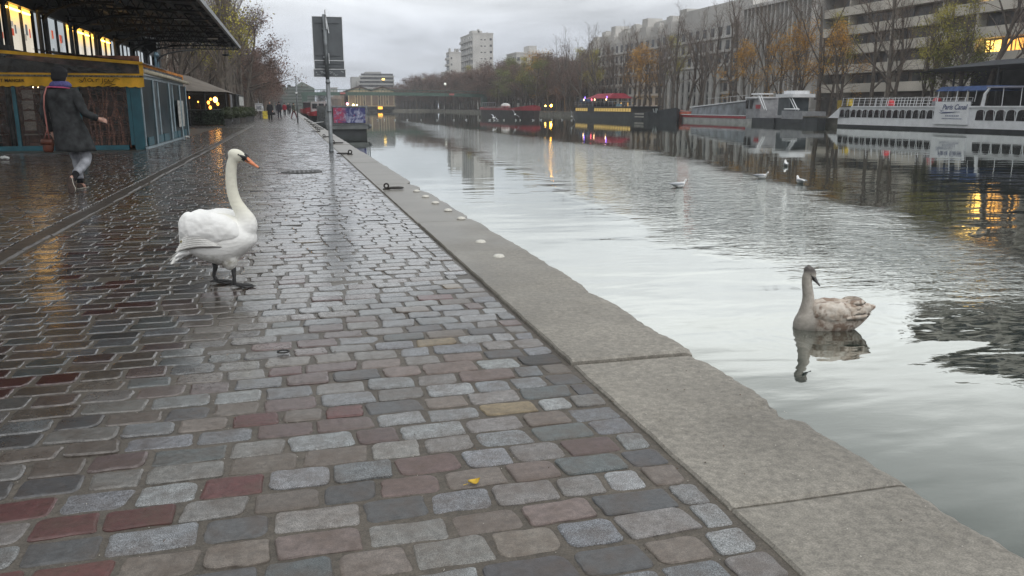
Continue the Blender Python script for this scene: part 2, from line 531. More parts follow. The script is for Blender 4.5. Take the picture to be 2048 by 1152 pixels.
for k in range(len(joints) - 1):
    ya, yb = joints[k], joints[k + 1]
    gap = (.012 if abs(yb - 3.68) < .01 else .006)
    ga = (.012 if abs(ya - 3.68) < .01 else .006)
    if abs(ya - 2.13) < .01: ga = .0025
    if abs(yb - 2.13) < .01: gap = .0025
    y0, y1 = ya + ga, yb - gap
    dzz = rnd.gauss(0, .005)
    if abs(ya - 3.68) < .01: dzz = .008
    if abs(yb - 3.68) < .01: dzz = -.002
    step = .022 if ya < 8 else (.08 if ya < 20 else (.5 if ya < 60 else 6))
    ny = max(2, int((y1 - y0) / step))
    prof = (0, .012, .05, .3, .6, .86, .93, .965, .985, 1.0) if ya < 8 else (0, .012, .3, .9, .96, 1.0)
    vs = []; fs = []; npf = len(prof) + 2
    for j in range(ny + 1):
        yy = y0 + (y1 - y0) * j / ny
        xe = edge_x(yy) if ya < 60 else 1.985
        xi = 1.305 + .006 * mnoise.noise(Vector((yy * 6, 0, 0)))
        # the slab joints are not quite square to the quay
        vs.append((xi, yy, -.16))
        for f in prof:
            xx = xi + (xe - xi) * f
            z = .012 + dzz + .004 * mnoise.noise(Vector((xx * 3, yy * 3, 1)))
            dr = max(0., (xx - (xe - .045)) / .045)
            z -= .016 * dr ** 2 + .02 * dr * abs(mnoise.noise(Vector((yy * 9, 5, 0)))) * (1 if f > .95 else .4)
            if f == 0: z -= .01
            if ya < 4:   # spalled patch
                q = math.exp(-((yy - 2.86) / .13) ** 2 - ((xx - 1.97) / .12) ** 2)
                z -= .03 * max(0., min(1., (q - .35) * 6)) * (0.6 + .5 * mnoise.noise(Vector((xx * 30, yy * 30, 2))))
            ed = min(yy - y0, y1 - yy)
            if ed < .012 and ya < 60: z -= .008
            vs.append((xx, yy, z))
        vs.append((xe - .01, yy, -.3))
    for j in range(ny):
        for q in range(npf - 1):
            a = j * npf + q
            fs.append((a, a + 1, a + npf + 1, a + npf))
    fs.append(tuple(range(npf))[::-1]); fs.append(tuple(range(ny * npf, ny * npf + npf)))
    mb = MB(); mb.add(vs, fs)
    mb.build('coping_stone', M_cope, quay, smooth=False, loc=(1.65, (y0 + y1) / 2, 0))
MB().bb((1.287, -4, -.2), (1.303, 52, -.022)).build('joint_shadow_gap', M_wall, quay)

# ================================================================ water
def water_mat():
    m = bpy.data.materials.new('canal_water'); m.use_nodes = True
    t = m.node_tree; t.nodes.clear()
    o = t.nodes.new('ShaderNodeOutputMaterial')
    g = t.nodes.new('ShaderNodeNewGeometry'); pos = g.outputs['Position']
    sp = t.nodes.new('ShaderNodeSeparateXYZ'); t.links.new(pos, sp.inputs[0])
    X, Y = sp.outputs[0], sp.outputs[1]
    # breeze band: from the middle of the basin back to the right
    big = nnoise(t, pos, .09, 3, .6)
    med = nnoise(t, pos, .35, 3, .6)
    u = nmath(t, 'ADD', X, nmath(t, 'MULTIPLY', nmath(t, 'SUBTRACT', med, .5), 3.2))
    lo = nmath(t, 'ADD', 5.2, nmath(t, 'MULTIPLY', Y, .085))
    hi = nmath(t, 'ADD', 7.9, nmath(t, 'MULTIPLY', nmath(t, 'MINIMUM', Y, 36.0), .25))
    fin = nrange(t, nmath(t, 'SUBTRACT', u, lo), -.3, 1.8, 0, 1)
    fout = nrange(t, nmath(t, 'SUBTRACT', hi, u), -.6, 1.4, 0, 1)
    fy = nrange(t, Y, 6.6, 9.5, 0, 1)
    band = nmath(t, 'MULTIPLY', nmath(t, 'MULTIPLY', fin, fout), fy)
    calm = nrange(t, big, .35, .65, .012, .04)
    near = nrange(t, Y, 0, 12, .6, 1.0)
    mpn = t.nodes.new('ShaderNodeMapping'); mpn.inputs['Rotation'].default_value = (0, 0, R(15)); mpn.inputs['Scale'].default_value = (.55, 1.25, 1)
    t.links.new(pos, mpn.inputs[0])
    r1 = nnoise(t, mpn.outputs[0], 5.6, 3, .55, .4)
    r2 = nnoise(t, mpn.outputs[0], 1.3, 2, .5, .3)
    r3 = nnoise(t, mpn.outputs[0], .5, 2, .5)
    fade = nrange(t, Y, 7, 28, 1.0, .13)
    bfade = nrange(t, Y, 10, 48, 1.0, .14)
    hb = nmath(t, 'MULTIPLY', nmath(t, 'MULTIPLY', nmath(t, 'ADD', nmath(t, 'MULTIPLY', r1, .085), nmath(t, 'MULTIPLY', r2, .035)), band), bfade)
    hc_ = nmath(t, 'ADD', nmath(t, 'MULTIPLY', nmath(t, 'MULTIPLY', r1, calm), .05), nmath(t, 'ADD', nmath(t, 'MULTIPLY', r2, .014), nmath(t, 'MULTIPLY', r3, .034)))
    h = nmath(t, 'ADD', hb, nmath(t, 'MULTIPLY', hc_, fade))
    # wake rings round the young swan
    dx = nmath(t, 'SUBTRACT', X, 4.95); dy = nmath(t, 'SUBTRACT', Y, 6.62)
    rr = nmath(t, 'SQRT', nmath(t, 'ADD', nmath(t, 'MULTIPLY', dx, dx), nmath(t, 'MULTIPLY', dy, dy)))
    wv = nmath(t, 'MULTIPLY', nmath(t, 'SINE', nmath(t, 'MULTIPLY', nmath(t, 'ADD', rr, nmath(t, 'MULTIPLY', r2, .25)), 34)), nrange(t, rr, .3, 1.4, .0006, 0))
    h = nmath(t, 'ADD', h, wv)
    bp = t.nodes.new('ShaderNodeBump'); bp.inputs['Strength'].default_value = 1.0; bp.inputs['Distance'].default_value = 1.0
    t.links.new(h, bp.inputs['Height'])
    fr = t.nodes.new('ShaderNodeFresnel'); fr.inputs['IOR'].default_value = 1.75
    t.links.new(bp.outputs[0], fr.inputs['Normal'])
    d = t.nodes.new('ShaderNodeBsdfDiffuse'); d.inputs['Color'].default_value = (.03, .043, .036, 1)
    gl = t.nodes.new('ShaderNodeBsdfGlossy'); gl.inputs['Color'].default_value = (.97, .99, .96, 1); gl.inputs['Roughness'].default_value = .018
    t.links.new(bp.outputs[0], gl.inputs['Normal'])
    mx = t.nodes.new('ShaderNodeMixShader')
    dt = t.nodes.new('ShaderNodeVectorMath'); dt.operation = 'DOT_PRODUCT'
    t.links.new(bp.outputs[0], dt.inputs[0]); t.links.new(g.outputs['Incoming'], dt.inputs[1])
    rp = t.nodes.new('ShaderNodeValToRGB'); el = rp.color_ramp.elements
    el[0].position = 0; el[0].color = (1,) * 4; el[1].position = 1; el[1].color = (.05,) * 3 + (1,)
    for p_, c_ in ((.12, .80), (.245, .66), (.31, .48), (.37, .31), (.43, .17), (.52, .09)):
        q = el.new(p_); q.color = (c_, c_, c_, 1)
    t.links.new(dt.outputs['Value'], rp.inputs[0]); t.links.new(rp.outputs[0], mx.inputs[0])
    t.links.new(d.outputs[0], mx.inputs[1]); t.links.new(gl.outputs[0], mx.inputs[2])
    t.links.new(mx.outputs[0], o.inputs[0])
    return m
MB().add([(1.6, -60, -.85), (64, -60, -.85), (64, 402, -.85), (1.6, 402, -.85)], [(0, 1, 2, 3)]).build('water', water_mat(), kind='structure')

# ================================================================ far banks and ground to the horizon
M_ground = mk('damp_ground', (.11, .10, .085), .8, .25, .4)
gm = MB()
gm.add([(-880, -880, -.03), (-.4, -880, -.03), (-.4, 400, -.03), (-880, 400, -.03)], [(0, 1, 2, 3)])
gm.add([(-880, 400, -.03), (880, 400, -.03), (880, 1180, -.03), (-880, 1180, -.03)], [(0, 1, 2, 3)])
gm.add([(63.2, -880, -.03), (880, -880, -.03), (880, 400, -.03), (63.2, 400, -.03)], [(0, 1, 2, 3)])
gm.build('ground', M_ground, kind='structure')
M_bank = mk('pale_bank_stone', (.24, .225, .19), .8, .25, .6, .3, 3)
fb = MB(); fb.bb((62.4, -60, -2.5), (63.4, 400, -.02)); fb.bb((62.2, -60, -.12), (63.5, 400, .03))
fb.build('far_quay_wall', M_bank, kind='structure')
eb = MB(); eb.bb((40, 372, -2.5), (62.4, 402, .02)); eb.bb((8, 398, -2.5), (40, 402, .05)); eb.bb((2, 401, -2), (10, 403, .2))
eb.build('end_quay_wall', M_bank, kind='structure')
# ================================================================ swans
def plumage(name, c1, c2, c3=None, scale=9, rough=.75, sss=.0, fscale=26):
    m = bpy.data.materials.new(name); m.use_nodes = True
    t = m.node_tree; b = t.nodes['Principled BSDF']
    tcn = t.nodes.new('ShaderNodeTexCoord'); ob = tcn.outputs['Object']
    n = nnoise(t, ob, scale, 4, .6, .4)
    c = nmix(t, nrange(t, n, .38, .62, 0, 1), c1, c2)
    if c3:
        n3 = nnoise(t, ob, scale * .8, 3, .5, 1.2)
        c = nmix(t, nrange(t, n3, .5, .62, 0, .85), c, c3)
    t.links.new(c, b.inputs['Base Color'])
    b.inputs['Roughness'].default_value = rough
    b.inputs['Specular IOR Level'].default_value = .25
    b.inputs['Sheen Weight'].default_value = .2
    mp = t.nodes.new('ShaderNodeMapping'); mp.inputs['Scale'].default_value = (.6, 1, 1.3); t.links.new(ob, mp.inputs[0])
    v = t.nodes.new('ShaderNodeTexVoronoi'); v.inputs['Scale'].default_value = fscale; t.links.new(mp.outputs[0], v.inputs['Vector'])
    n2 = nnoise(t, ob, 160, 2)
    h = nmath(t, 'ADD', nmath(t, 'MULTIPLY', v.outputs['Distance'], -.55), nmath(t, 'MULTIPLY', n2, .3))
    bp = t.nodes.new('ShaderNodeBump'); bp.inputs['Strength'].default_value = .45; bp.inputs['Distance'].default_value = .01
    t.links.new(h, bp.inputs['Height']); t.links.new(bp.outputs[0], b.inputs['Normal'])
    return m
M_white = plumage('white_swan_plumage', (.74, .73, .69), (.82, .81, .78), fscale=34)
M_neckw = plumage('cream_neck_down', (.68, .66, .56), (.76, .74, .66), scale=14, fscale=150)
M_belly = plumage('soiled_belly_down', (.45, .43, .37), (.6, .58, .52), scale=20, fscale=60)
M_cygn = plumage('grey_cygnet_down', (.22, .195, .17), (.31, .285, .255), scale=16, fscale=150)
M_cygb = plumage('mottled_cygnet_feather', (.50, .42, .345), (.68, .62, .55), (.24, .16, .115), scale=12, fscale=30)
M_cygh = plumage('dark_cygnet_crown', (.085, .075, .07), (.15, .135, .125), scale=20, fscale=160)
M_beak = mk('orange_beak', (.72, .25, .12), .4, .12, 40)
M_bill = mk('grey_cygnet_bill', (.085, .08, .08), .45, .15, 30)
M_black = mk('bare_black_skin', (.018, .018, .02), .4, .2, 30, .3, 150)
M_leg = mk('dark_swan_leg', (.035, .034, .035), .4, .3, 40, .5, 120)
M_eye = mk('dark_eye', (.01, .008, .008), .1, 0)
M_quill = mk('shed_white_feather', (.80, .79, .76), .7, .04, 30, .3, 120)

def smooth_path(pts, n):
    """Catmull-Rom through (x, y, z, r...) tuples"""
    out = []
    P = [Vector(p) for p in pts]
    P = [P[0] * 2 - P[1]] + P + [P[-1] * 2 - P[-2]]
    segs = len(P) - 3
    for i in range(segs):
        a, b, c, d = P[i:i + 4]
        m = n if i < segs - 1 else n + 1
        for k in range(m):
            t = k / n
            out.append(.5 * ((2 * b) + (c - a) * t + (2 * a - 5 * b + 4 * c - d) * t * t + (3 * b - a - 3 * c + d) * t ** 3))
    return out

def remeshed(o, vox, sm=6):
    r = o.modifiers.new('remesh', 'REMESH'); r.mode = 'VOXEL'; r.voxel_size = vox; r.use_smooth_shade = True
    s_ = o.modifiers.new('smooth', 'SMOOTH'); s_.factor = .6; s_.iterations = sm

def bird_body(mb, secs, neck, head, heel=None):
    """secs: (x, ztop, zbot, halfwidth); neck: (x, y, z, r); head: centre, radii, rotation"""
    L = []
    for p in smooth_path([(x, zt, zb, w) for x, zt, zb, w in secs], 4):
        x, zt, zb, w = p
        L.append(((x, 0, (zt + zb) / 2), (0, max(w, .01), 0), (0, 0, max((zt - zb) / 2, .01)), .9))
    mb.loft(L, 24)
    q = smooth_path(neck, 5)
    mb.tube([p[:3] for p in q], [p[3] * .96 for p in q], 16)

def feather(mb, p0, p1, w, bend=(0, 0, 0), n=6, up=Vector((0, 1, 0)), thick=.003, camber=.28):
    p0, p1, bend = Vector(p0), Vector(p1), Vector(bend)
    d = (p1 - p0).normalized(); s_ = d.cross(Vector(up)).normalized()
    vs = []; fs = []
    nrm = Vector(up).normalized()
    for i in range(n + 1):
        t = i / n
        c = p0.lerp(p1, t) + bend * (4 * t * (1 - t))
        ww = w * min(1, .35 + 2.6 * t) * (1 - max(0, (t - .72) / .28) ** 2.0 * .86)
        vs += [c - s_ * ww, c + nrm * ww * camber, c + s_ * ww, c - nrm * thick]
    for i in range(n):
        for k in range(4):
            a = i * 4 + k; b = i * 4 + (k + 1) % 4
            fs.append((a, b, b + 4, a + 4))
    fs.append((0, 1, 2, 3)); fs.append(tuple(n * 4 + k for k in (3, 2, 1, 0)))
    mb.add(vs, fs)


# ---------------------------------------------------------------- adult swan on the cobbles
swan = empty('swan', (0, 0, 0), label='adult white swan standing on the wet cobbles with neck raised, orange beak', cat='swan')
mb = MB()
secs = [(-.40, .39, .315, .03), (-.36, .49, .27, .085), (-.31, .548, .235, .13), (-.24, .54, .20, .155), (-.15, .552, .165, .165), (-.07, .548, .165, .165),
        (0, .52, .2, .155), (.065, .47, .255, .125), (.112, .43, .30, .085), (.138, .395, .335, .03)]
neck = [(.03, 0, .40, .095), (.075, 0, .452, .083), (.082, 0, .505, .066), (.052, 0, .568, .052), (.016, 0, .64, .044), (-.002, 0, .715, .041), (-.006, 0, .79, .0395), (-.002, 0, .86, .0385), (.009, 0, .925, .0375), (.032, 0, .975, .037)]
bird_body(mb, secs, neck, None)
rotH = Matrix.Rotation(R(22), 3, 'Y')
mb.ell((.045, 0, .985), (.062, .042, .046), 16, 12, rotH)
mb.ell((.087, 0, .967), (.036, .028, .032), 14, 10, rotH)
# thighs
mb.ell((-.035, -.06, .225), (.062, .05, .1), 12, 8)
mb.ell((-.16, .065, .225), (.062, .045, .075), 12, 8)
body = mb.build('body', [M_white], swan, True, local=True)
remeshed(body, .0085, 5)
# the neck is creamier than the back: colour by height in the plumage itself
def swan_skin():
    m = plumage('swan_plumage', (.86, .855, .83), (.90, .895, .875), fscale=34, scale=7)
    t = m.node_tree; b = t.nodes['Principled BSDF']
    tcn = t.nodes.new('ShaderNodeTexCoord'); sp = t.nodes.new('ShaderNodeSeparateXYZ'); t.links.new(tcn.outputs['Object'], sp.inputs[0])
    src = b.inputs['Base Color'].links[0].from_socket
    n = nnoise(t, tcn.outputs['Object'], 22, 4, .65)
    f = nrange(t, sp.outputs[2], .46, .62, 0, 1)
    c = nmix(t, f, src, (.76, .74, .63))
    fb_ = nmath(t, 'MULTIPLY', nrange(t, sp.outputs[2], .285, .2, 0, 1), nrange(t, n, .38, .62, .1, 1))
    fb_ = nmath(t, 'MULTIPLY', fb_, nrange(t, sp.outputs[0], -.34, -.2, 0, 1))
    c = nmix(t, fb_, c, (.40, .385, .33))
    t.links.new(c, b.inputs['Base Color'])
    return m
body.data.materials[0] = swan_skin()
M_wing = plumage('wing_coverts', (.87, .865, .845), (.91, .905, .89), fscale=22, scale=6)
for side in (-1, 1):
    mb = MB(); L = []
    for x, zt, zb, w in smooth_path([(-.385, .47, .375, .05), (-.355, .535, .355, .10), (-.30, .572, .34, .135), (-.24, .562, .33, .155), (-.17, .575, .325, .168), (-.09, .572, .315, .17), (-.02, .545, .33, .16), (.03, .50, .36, .14), (.065, .45, .385, .11)], 4):
        c = (x, side * w * .62, (zt + zb) / 2)
        L.append((c, (0, side * w * .5, 0), (0, 0, (zt - zb) / 2)))
    mb.loft(L, 20)
    wing = mb.build('wing', M_wing, swan, True, local=True)
    remeshed(wing, .009, 6)
    for i in range(7):   # long secondaries along the lower edge
        fm = MB(); z = .318 + i * .012
        feather(fm, (-.04 - .012 * i, side * (.166 - .002 * i), z + .01), (-.40 + .012 * i, side * (.095 + .004 * i), z - .045 + .006 * i), .02, (0, side * .034, .032), 8, (0, side, .1))
        fm.build('flight_feather', M_quill, wing, True, local=True)
    dsp = wing.modifiers.new('ruffle', 'DISPLACE'); tx = bpy.data.textures.get('ruffle') or bpy.data.textures.new('ruffle', 'CLOUDS'); tx.noise_scale = .06; dsp.texture = tx; dsp.strength = .016; dsp.mid_level = .5; dsp.texture_coords = 'LOCAL'
for i in range(9):
    fm = MB(); k = (i - 4) / 4
    feather(fm, (-.31, k * .05, .285 - abs(k) * .02 + .012 * (i % 2)), (-.50 + .05 * abs(k) + .01 * rnd.random(), k * .09, .170 + .02 * (1 - abs(k)) + rnd.gauss(0, .004)), .032, (0, 0, .022), 6, (0, k * .9, .8), .006)
    fm.build('tail_feather', M_quill, swan, True, local=True)
mb = MB()
for i in range(60):
    a = rnd.uniform(-1, 1); s_ = rnd.random()
    feather(mb, (-.30 + .02 * s_, a * .09, .29 - .03 * abs(a)), (-.40 - .05 * (1 - abs(a)) * s_, a * .11, .205 + .035 * s_), .028, (0, 0, .02), 4, (0, a, 1), .004)
mb.build('rump_feathers', M_wing, swan, True, local=True, kind='stuff')
# beak: wedge with rounded tip
mb = MB()
B0 = Vector((.068, 0, .956)); B1 = Vector((.160, 0, .892)); bd = (B1 - B0).normalized(); bu = Vector((-bd.z, 0, bd.x)) * -1
if bu.z < 0: bu = -bu
L = []
for f, h_, w_ in ((0, .021, .018), (.2, .0185, .0165), (.45, .0135, .0145), (.7, .0095, .0145), (.88, .008, .013), (.97, .005, .009), (1.0, .002, .004)):
    L.append((B0.lerp(B1, f) + bu * (.004 * (1 - f)), (0, w_, 0), bu * h_))
mb.loft(L, 14)
beak = mb.build('beak', M_beak, swan, True, local=True)
mb = MB(); mb.ell(B1 + bd * -.002, (.009, .0085, .0055), 10, 6); mb.build('beak_nail', M_black, beak, True, local=True)
for sd in (-1, 1):
    mb = MB(); mb.ell(B0.lerp(B1, .32) + Vector((0, sd * .0145, .006)), (.006, .003, .003), 8, 6, Matrix.Rotation(R(35), 3, 'Y'))
    mb.build('nostril', M_black, beak, True, local=True)
mb = MB()
mb.ell((.071, 0, .984), (.015, .012, .015), 12, 8)
for sd in (-1, 1):
    mb.tube([(.040, sd * .0345, .990), (.056, sd * .032, .980), (.072, sd * .022, .968)], [.003, .0095, .016], 8)
    mb.tube([(.072, sd * .018, .97), (.085, sd * .015, .948), (.092, sd * .012, .935)], [.008, .006, .002], 6)
mb.tube([(.060, 0, .965), (.073, 0, .951)], [.030, .021], 12)
mb.build('face_skin', M_black, swan, True, local=True)
for sd in (-1, 1):
    mb = MB(); mb.ell((.036, sd * .037, .992), (.0055, .004, .0055), 8, 6)
    mb.build('eye', M_eye, swan, True, local=True)
for (fx, fy, tx_, ty_, nm) in ((-.01, -.055, -.028, -.055, 'near'), (-.205, .06, -.20, .06, 'far')):
    mb = MB(); top = .2
    pts = [(tx_, ty_, top), ((tx_ + fx) / 2 + .006, (ty_ + fy) / 2, .13), (fx - .004, fy, .065), (fx - .006, fy, .028), (fx - .002, fy, .012)]
    if nm == 'far': pts = [(tx_, ty_, top), (tx_ + .008, ty_, .12), (fx - .004, fy, .06), (fx + .008, fy, .028), (fx + .01, fy, .012)]
    mb.tube(pts, [.023, .017, .0125, .015, .012], 10)
    leg = mb.build('leg', M_leg, swan, True, local=True)
    mb = MB(); h0 = Vector((fx - .008, fy, 0)); toes = []
    for a, l_ in ((-26, .125), (2, .155), (28, .125)):
        e_ = h0 + Vector((math.cos(R(a)), math.sin(R(a)), 0)) * l_; toes.append(e_)
        mb.tube([h0 + Vector((0, 0, .018)), h0.lerp(e_, .45) + Vector((0, 0, .014)), h0.lerp(e_, .8) + Vector((0, 0, .009)), e_ + Vector((0, 0, .005))], [.011, .0085, .0075, .003], 8)
    mb.tube([h0 + Vector((0, 0, .02)), h0 + Vector((-.03, 0, .006))], [.008, .004], 6)
    for a, b in ((0, 1), (1, 2)):
        c_ = h0 + Vector((0, 0, .013)); p, q = toes[a] * 1, toes[b] * 1
        mid = (p + q) / 2 * .93 + h0 * .07
        vs = [c_, p.lerp(h0, .08) + Vector((0, 0, .006)), mid + Vector((0, 0, .005)), q.lerp(h0, .08) + Vector((0, 0, .006)), h0, p.lerp(h0, .08), mid, q.lerp(h0, .08)]
        mb.add(vs, [(0, 1, 2), (0, 2, 3), (4, 6, 5), (4, 7, 6), (1, 5, 6, 2), (2, 6, 7, 3)])
    mb.build('webbed_foot', M_leg, leg, True, local=True)
mb = MB(); mb.ell((-.335, -.124, .352), (.013, .004, .012), 8, 6)
mb.build('mud_spot', mk('dried_mud', (.22, .19, .08), .8, .3, 120), swan, True, local=True)
for ch in swan.children:
    if ch.name.split('.')[0] in ('beak', 'face_skin', 'eye'): ch.location.x = .037
swan.scale = (1.03, 1, .945)
swan.location = (-.415, 6.06, .006); swan.rotation_euler = (0, 0, R(-15 - 4))

# ---------------------------------------------------------------- cygnet on the water (local z = 0 at the waterline, x towards its breast)
cyg = empty('young_swan', (0, 0, 0), label='young grey-brown swan swimming beside the quay, head turned and bill down', cat='swan')
mb = MB()
secs = [(-.56, .215, .14, .02), (-.50, .24, .07, .06), (-.42, .252, -.0, .10), (-.30, .265, -.05, .135), (-.16, .265, -.07, .15), (-.04, .24, -.075, .145), (.05, .185, -.07, .125), (.115, .135, -.06, .10), (.15, .06, -.03, .05)]
neck = [(.03, 0, .02, .1), (.045, 0, .1, .09), (.038, 0, .17, .076), (.032, 0, .24, .065), (.034, 0, .31, .058), (.046, 0, .38, .053), (.058, 0, .45, .050), (.060, 0, .505, .049), (.047, .0, .55, .046)]
bird_body(mb, secs, neck, None)
hd = Vector((-.86, .5, 0)).normalized()      # the way the bill points, turned back over the shoulder
hz = math.atan2(hd.y, hd.x)
rotC = Matrix.Rotation(hz, 3, 'Z') @ Matrix.Rotation(R(50), 3, 'Y')
hc = Vector((.036, -.004, .553))
mb.ell(hc, (.072, .050, .055), 16, 12, rotC)
mb.ell(hc + rotC @ Vector((.048, 0, -.004)), (.032, .027, .03), 14, 10, rotC)
def cyg_skin():
    m = plumage('cygnet_plumage', (.40, .365, .32), (.53, .49, .44), scale=18, fscale=150)
    t = m.node_tree; b = t.nodes['Principled BSDF']
    tcn = t.nodes.new('ShaderNodeTexCoord'); sp = t.nodes.new('ShaderNodeSeparateXYZ'); t.links.new(tcn.outputs['Object'], sp.inputs[0])
    src = b.inputs['Base Color'].links[0].from_socket
    ob = tcn.outputs['Object']
    n = nnoise(t, ob, 13, 4, .6, 1.0)
    bodyc = nmix(t, nrange(t, n, .42, .58, 0, 1), (.6, .53, .46), (.26, .185, .14))
    c = nmix(t, nrange(t, sp.outputs[0], .0, -.06, 0, 1), src, bodyc)
    c = nmix(t, nmath(t, 'MULTIPLY', nrange(t, sp.outputs[2], .53, .575, 0, 1), nrange(t, n, .3, .5, .6, 1)), c, (.10, .09, .085))
    t.links.new(c, b.inputs['Base Color'])
    return m
body = mb.build('body', cyg_skin(), cyg, True, local=True)
remeshed(body, .0085, 5)
for side in (-1, 1):
    mb = MB(); L = []
    for x, zt, zb, w in smooth_path([(-.60, .245, .215, .018), (-.52, .26, .15, .06), (-.42, .27, .09, .10), (-.30, .28, .055, .135), (-.17, .285, .05, .152), (-.06, .265, .07, .145), (.0, .215, .10, .115)], 4):
        L.append(((x, side * w * .6, (zt + zb) / 2), (0, side * w * .52, 0), (0, 0, (zt - zb) / 2)))
    mb.loft(L, 18)
    wing = mb.build('wing', M_cygb, cyg, True, local=True)
    remeshed(wing, .009, 5)
    for r in range(4):      # a few loose tertial feathers along the back edge
        fm = MB(); z = .12 + r * .042
        feather(fm, (-.30, side * (.15 - r * .022), z + .02), (-.53 + .01 * r, side * (.055 - .008 * r), z + .03), .034, (0, side * .02, .012), 7, (0, side, .5), .004, .12)
        fm.build('tertial_feather', M_cygb, wing, True, local=True)
    dsp = wing.modifiers.new('ruffle', 'DISPLACE'); dsp.texture = bpy.data.textures['ruffle']; dsp.strength = .022; dsp.mid_level = .5; dsp.texture_coords = 'LOCAL'
for i in range(6):
    fm = MB(); k = (i - 2.5) / 2.5
    feather(fm, (-.48, k * .03, .19), (-.575 + .02 * abs(k), k * .05, .20 - .04 * abs(k)), .024, (0, 0, .01), 5, (0, 0, 1))
    fm.build('tail_feather', mk('pale_cygnet_feather', (.66, .60, .53), .8, .12, 25, .3, 90), cyg, True, local=True)
B0 = hc + rotC @ Vector((.066, 0, -.004)); bd = (rotC @ Vector((1, 0, .05))).normalized(); bs = rotC @ Vector((0, 1, 0)); bu = bs.cross(bd) * -1
mb = MB(); L = []
for f, h_, w_ in ((0, .023, .021), (.25, .019, .018), (.5, .012, .0145), (.75, .009, .0145), (.92, .007, .012), (1.0, .002, .005)):
    L.append((B0 + bd * (.098 * f), bs * w_, bu * h_))
mb.loft(L, 14); beak = mb.build('bill', M_bill, cyg, True, local=True)
mb = MB()
for sd in (-1, 1):
    a = hc + rotC @ Vector((.03, sd * .04, .006)); b = hc + rotC @ Vector((.07, sd * .018, 0))
    mb.tube([a, b], [.004, .014], 8)
mb.build('face_skin', M_black, cyg, True, local=True)
for sd in (-1, 1):
    mb = MB(); mb.ell(hc + rotC @ Vector((.022, sd * .042, .01)), (.006, .006, .006), 8, 6)
    mb.build('eye', M_eye, cyg, True, local=True)
cyg.location = (4.82, 6.66, -.85); cyg.rotation_euler = (0, 0, R(180 - 15 - 6))

# ---------------------------------------------------------------- gulls
M_gullw = mk('white_gull_feather', (.78, .78, .77), .7, .05, 30)
M_gullg = mk('grey_gull_wing', (.42, .44, .47), .7, .08, 30)
def gull_proto(flying=False):
    g = empty('gull')
    mb = MB(); L = []
    for x, z, h_, w in ((-.19, .075, .006, .012), (-.13, .07, .03, .035), (-.05, .055, .055, .062), (.03, .055, .062, .066), (.08, .07, .05, .05), (.10, .105, .036, .034), (.115, .14, .03, .03), (.13, .155, .024, .024), (.148, .152, .012, .012)):
        L.append(((x, 0, z), (0, w, 0), (0, 0, h_)))
    mb.loft(L, 12); mb.build('body', M_gullw, g, True, local=True)
    mb = MB(); mb.tube([(.145, 0, .15), (.165, 0, .147), (.182, 0, .14)], [.007, .0055, .002], 6)
    mb.build('beak', mk('dark_red_beak', (.16, .03, .02), .4), g, True, local=True)
    for sd in (-1, 1):
        mb = MB()
        if not flying:
            L = [((x, sd * .045, z), (0, .02 * q, 0), (0, 0, .034 * q)) for x, z, q in ((-.22, .085, .2), (-.14, .085, .6), (-.05, .078, 1), (.03, .075, 1), (.07, .08, .5))]
            mb.loft(L, 8)
        else:
            vs = []
            for u, x0, x1, z in ((.04, .05, -.06, .08), (.2, .09, -.04, .16), (.36, .05, -.05, .20), (.5, -.05, -.08, .17)):
                vs += [(x0, sd * u, z), (x1, sd * u, z), (x1, sd * u, z - .012), (x0, sd * u, z - .012)]
            fs = [(i * 4 + k, i * 4 + (k + 1) % 4, i * 4 + 4 + (k + 1) % 4, i * 4 + 4 + k) for i in range(3) for k in range(4)] + [(0, 3, 2, 1), (12, 13, 14, 15)]
            mb.add(vs, fs)
        mb.build('wing', M_gullg, g, True, local=True)
    return g
gp = gull_proto(); gpf = gull_proto(True)
near = [((10.02, 19.9), 15, 'white gull swimming in the ripples, leftmost of the four nearer gulls', 1.35),
        ((13.7, 21.8), -35, 'white gull facing right on the water, second from left of the four nearer gulls', 1.3),
        ((17.4, 26.2), 80, 'white gull seen end-on, farthest out of the four nearer gulls', 1.35),
        ((13.85, 20.1), 100, 'grey-winged gull at the end of a pale wake, nearest the young swan', 1.3)]
for i, ((x, y), a, lab, s_) in enumerate(near):
    o = gp if i == 0 else copy_tree(gp)
    o.location = (x, y, -.865); o.rotation_euler = (0, 0, R(a - 15)); o.scale = (s_,) * 3
    tag(o, lab, 'gull', 'gulls swimming on the basin')
fx = [25.1, 27.1, 28.6, 30.1, 31.0, 31.5, 32.6, 34.1, 35.2, 36.7, 38.3, 39.4, 41.4, 42.0, 13.4, 14.6, 16.1, 17.9, 20.2, 22.3]
order = sorted(range(len(fx)), key=lambda i: fx[i])
for i, x in enumerate(fx):
    o = copy_tree(gp); yy = 137 - x * .36 + rnd.uniform(-1.5, 1.5)
    o.location = (x, yy, -.86); o.rotation_euler = (0, 0, rnd.uniform(0, 6.28)); o.scale = (1.3,) * 3
    tag(o, 'tiny white gull, %s from the left in the distant row of gulls' % ORD[order.index(i)], 'gull', 'gulls swimming on the basin')
for i, (x, y, z, lab) in enumerate(((25.3, 103, -.25, 'gull flying low over the water, leftmost of three in flight'), (30.5, 112, .1, 'gull flying low above the row of resting gulls, middle of three in flight'),
                                   (37.5, 108, -.1, 'gull flying low near the yellow lamp reflection, rightmost of three in flight'))):
    o = gpf if i == 0 else copy_tree(gpf)
    o.location = (x, y, z); o.rotation_euler = (R(25 + 20 * i), 0, R(20 + 40 * i)); o.scale = (1.6,) * 3
    tag(o, lab, 'gull', 'gulls in flight')
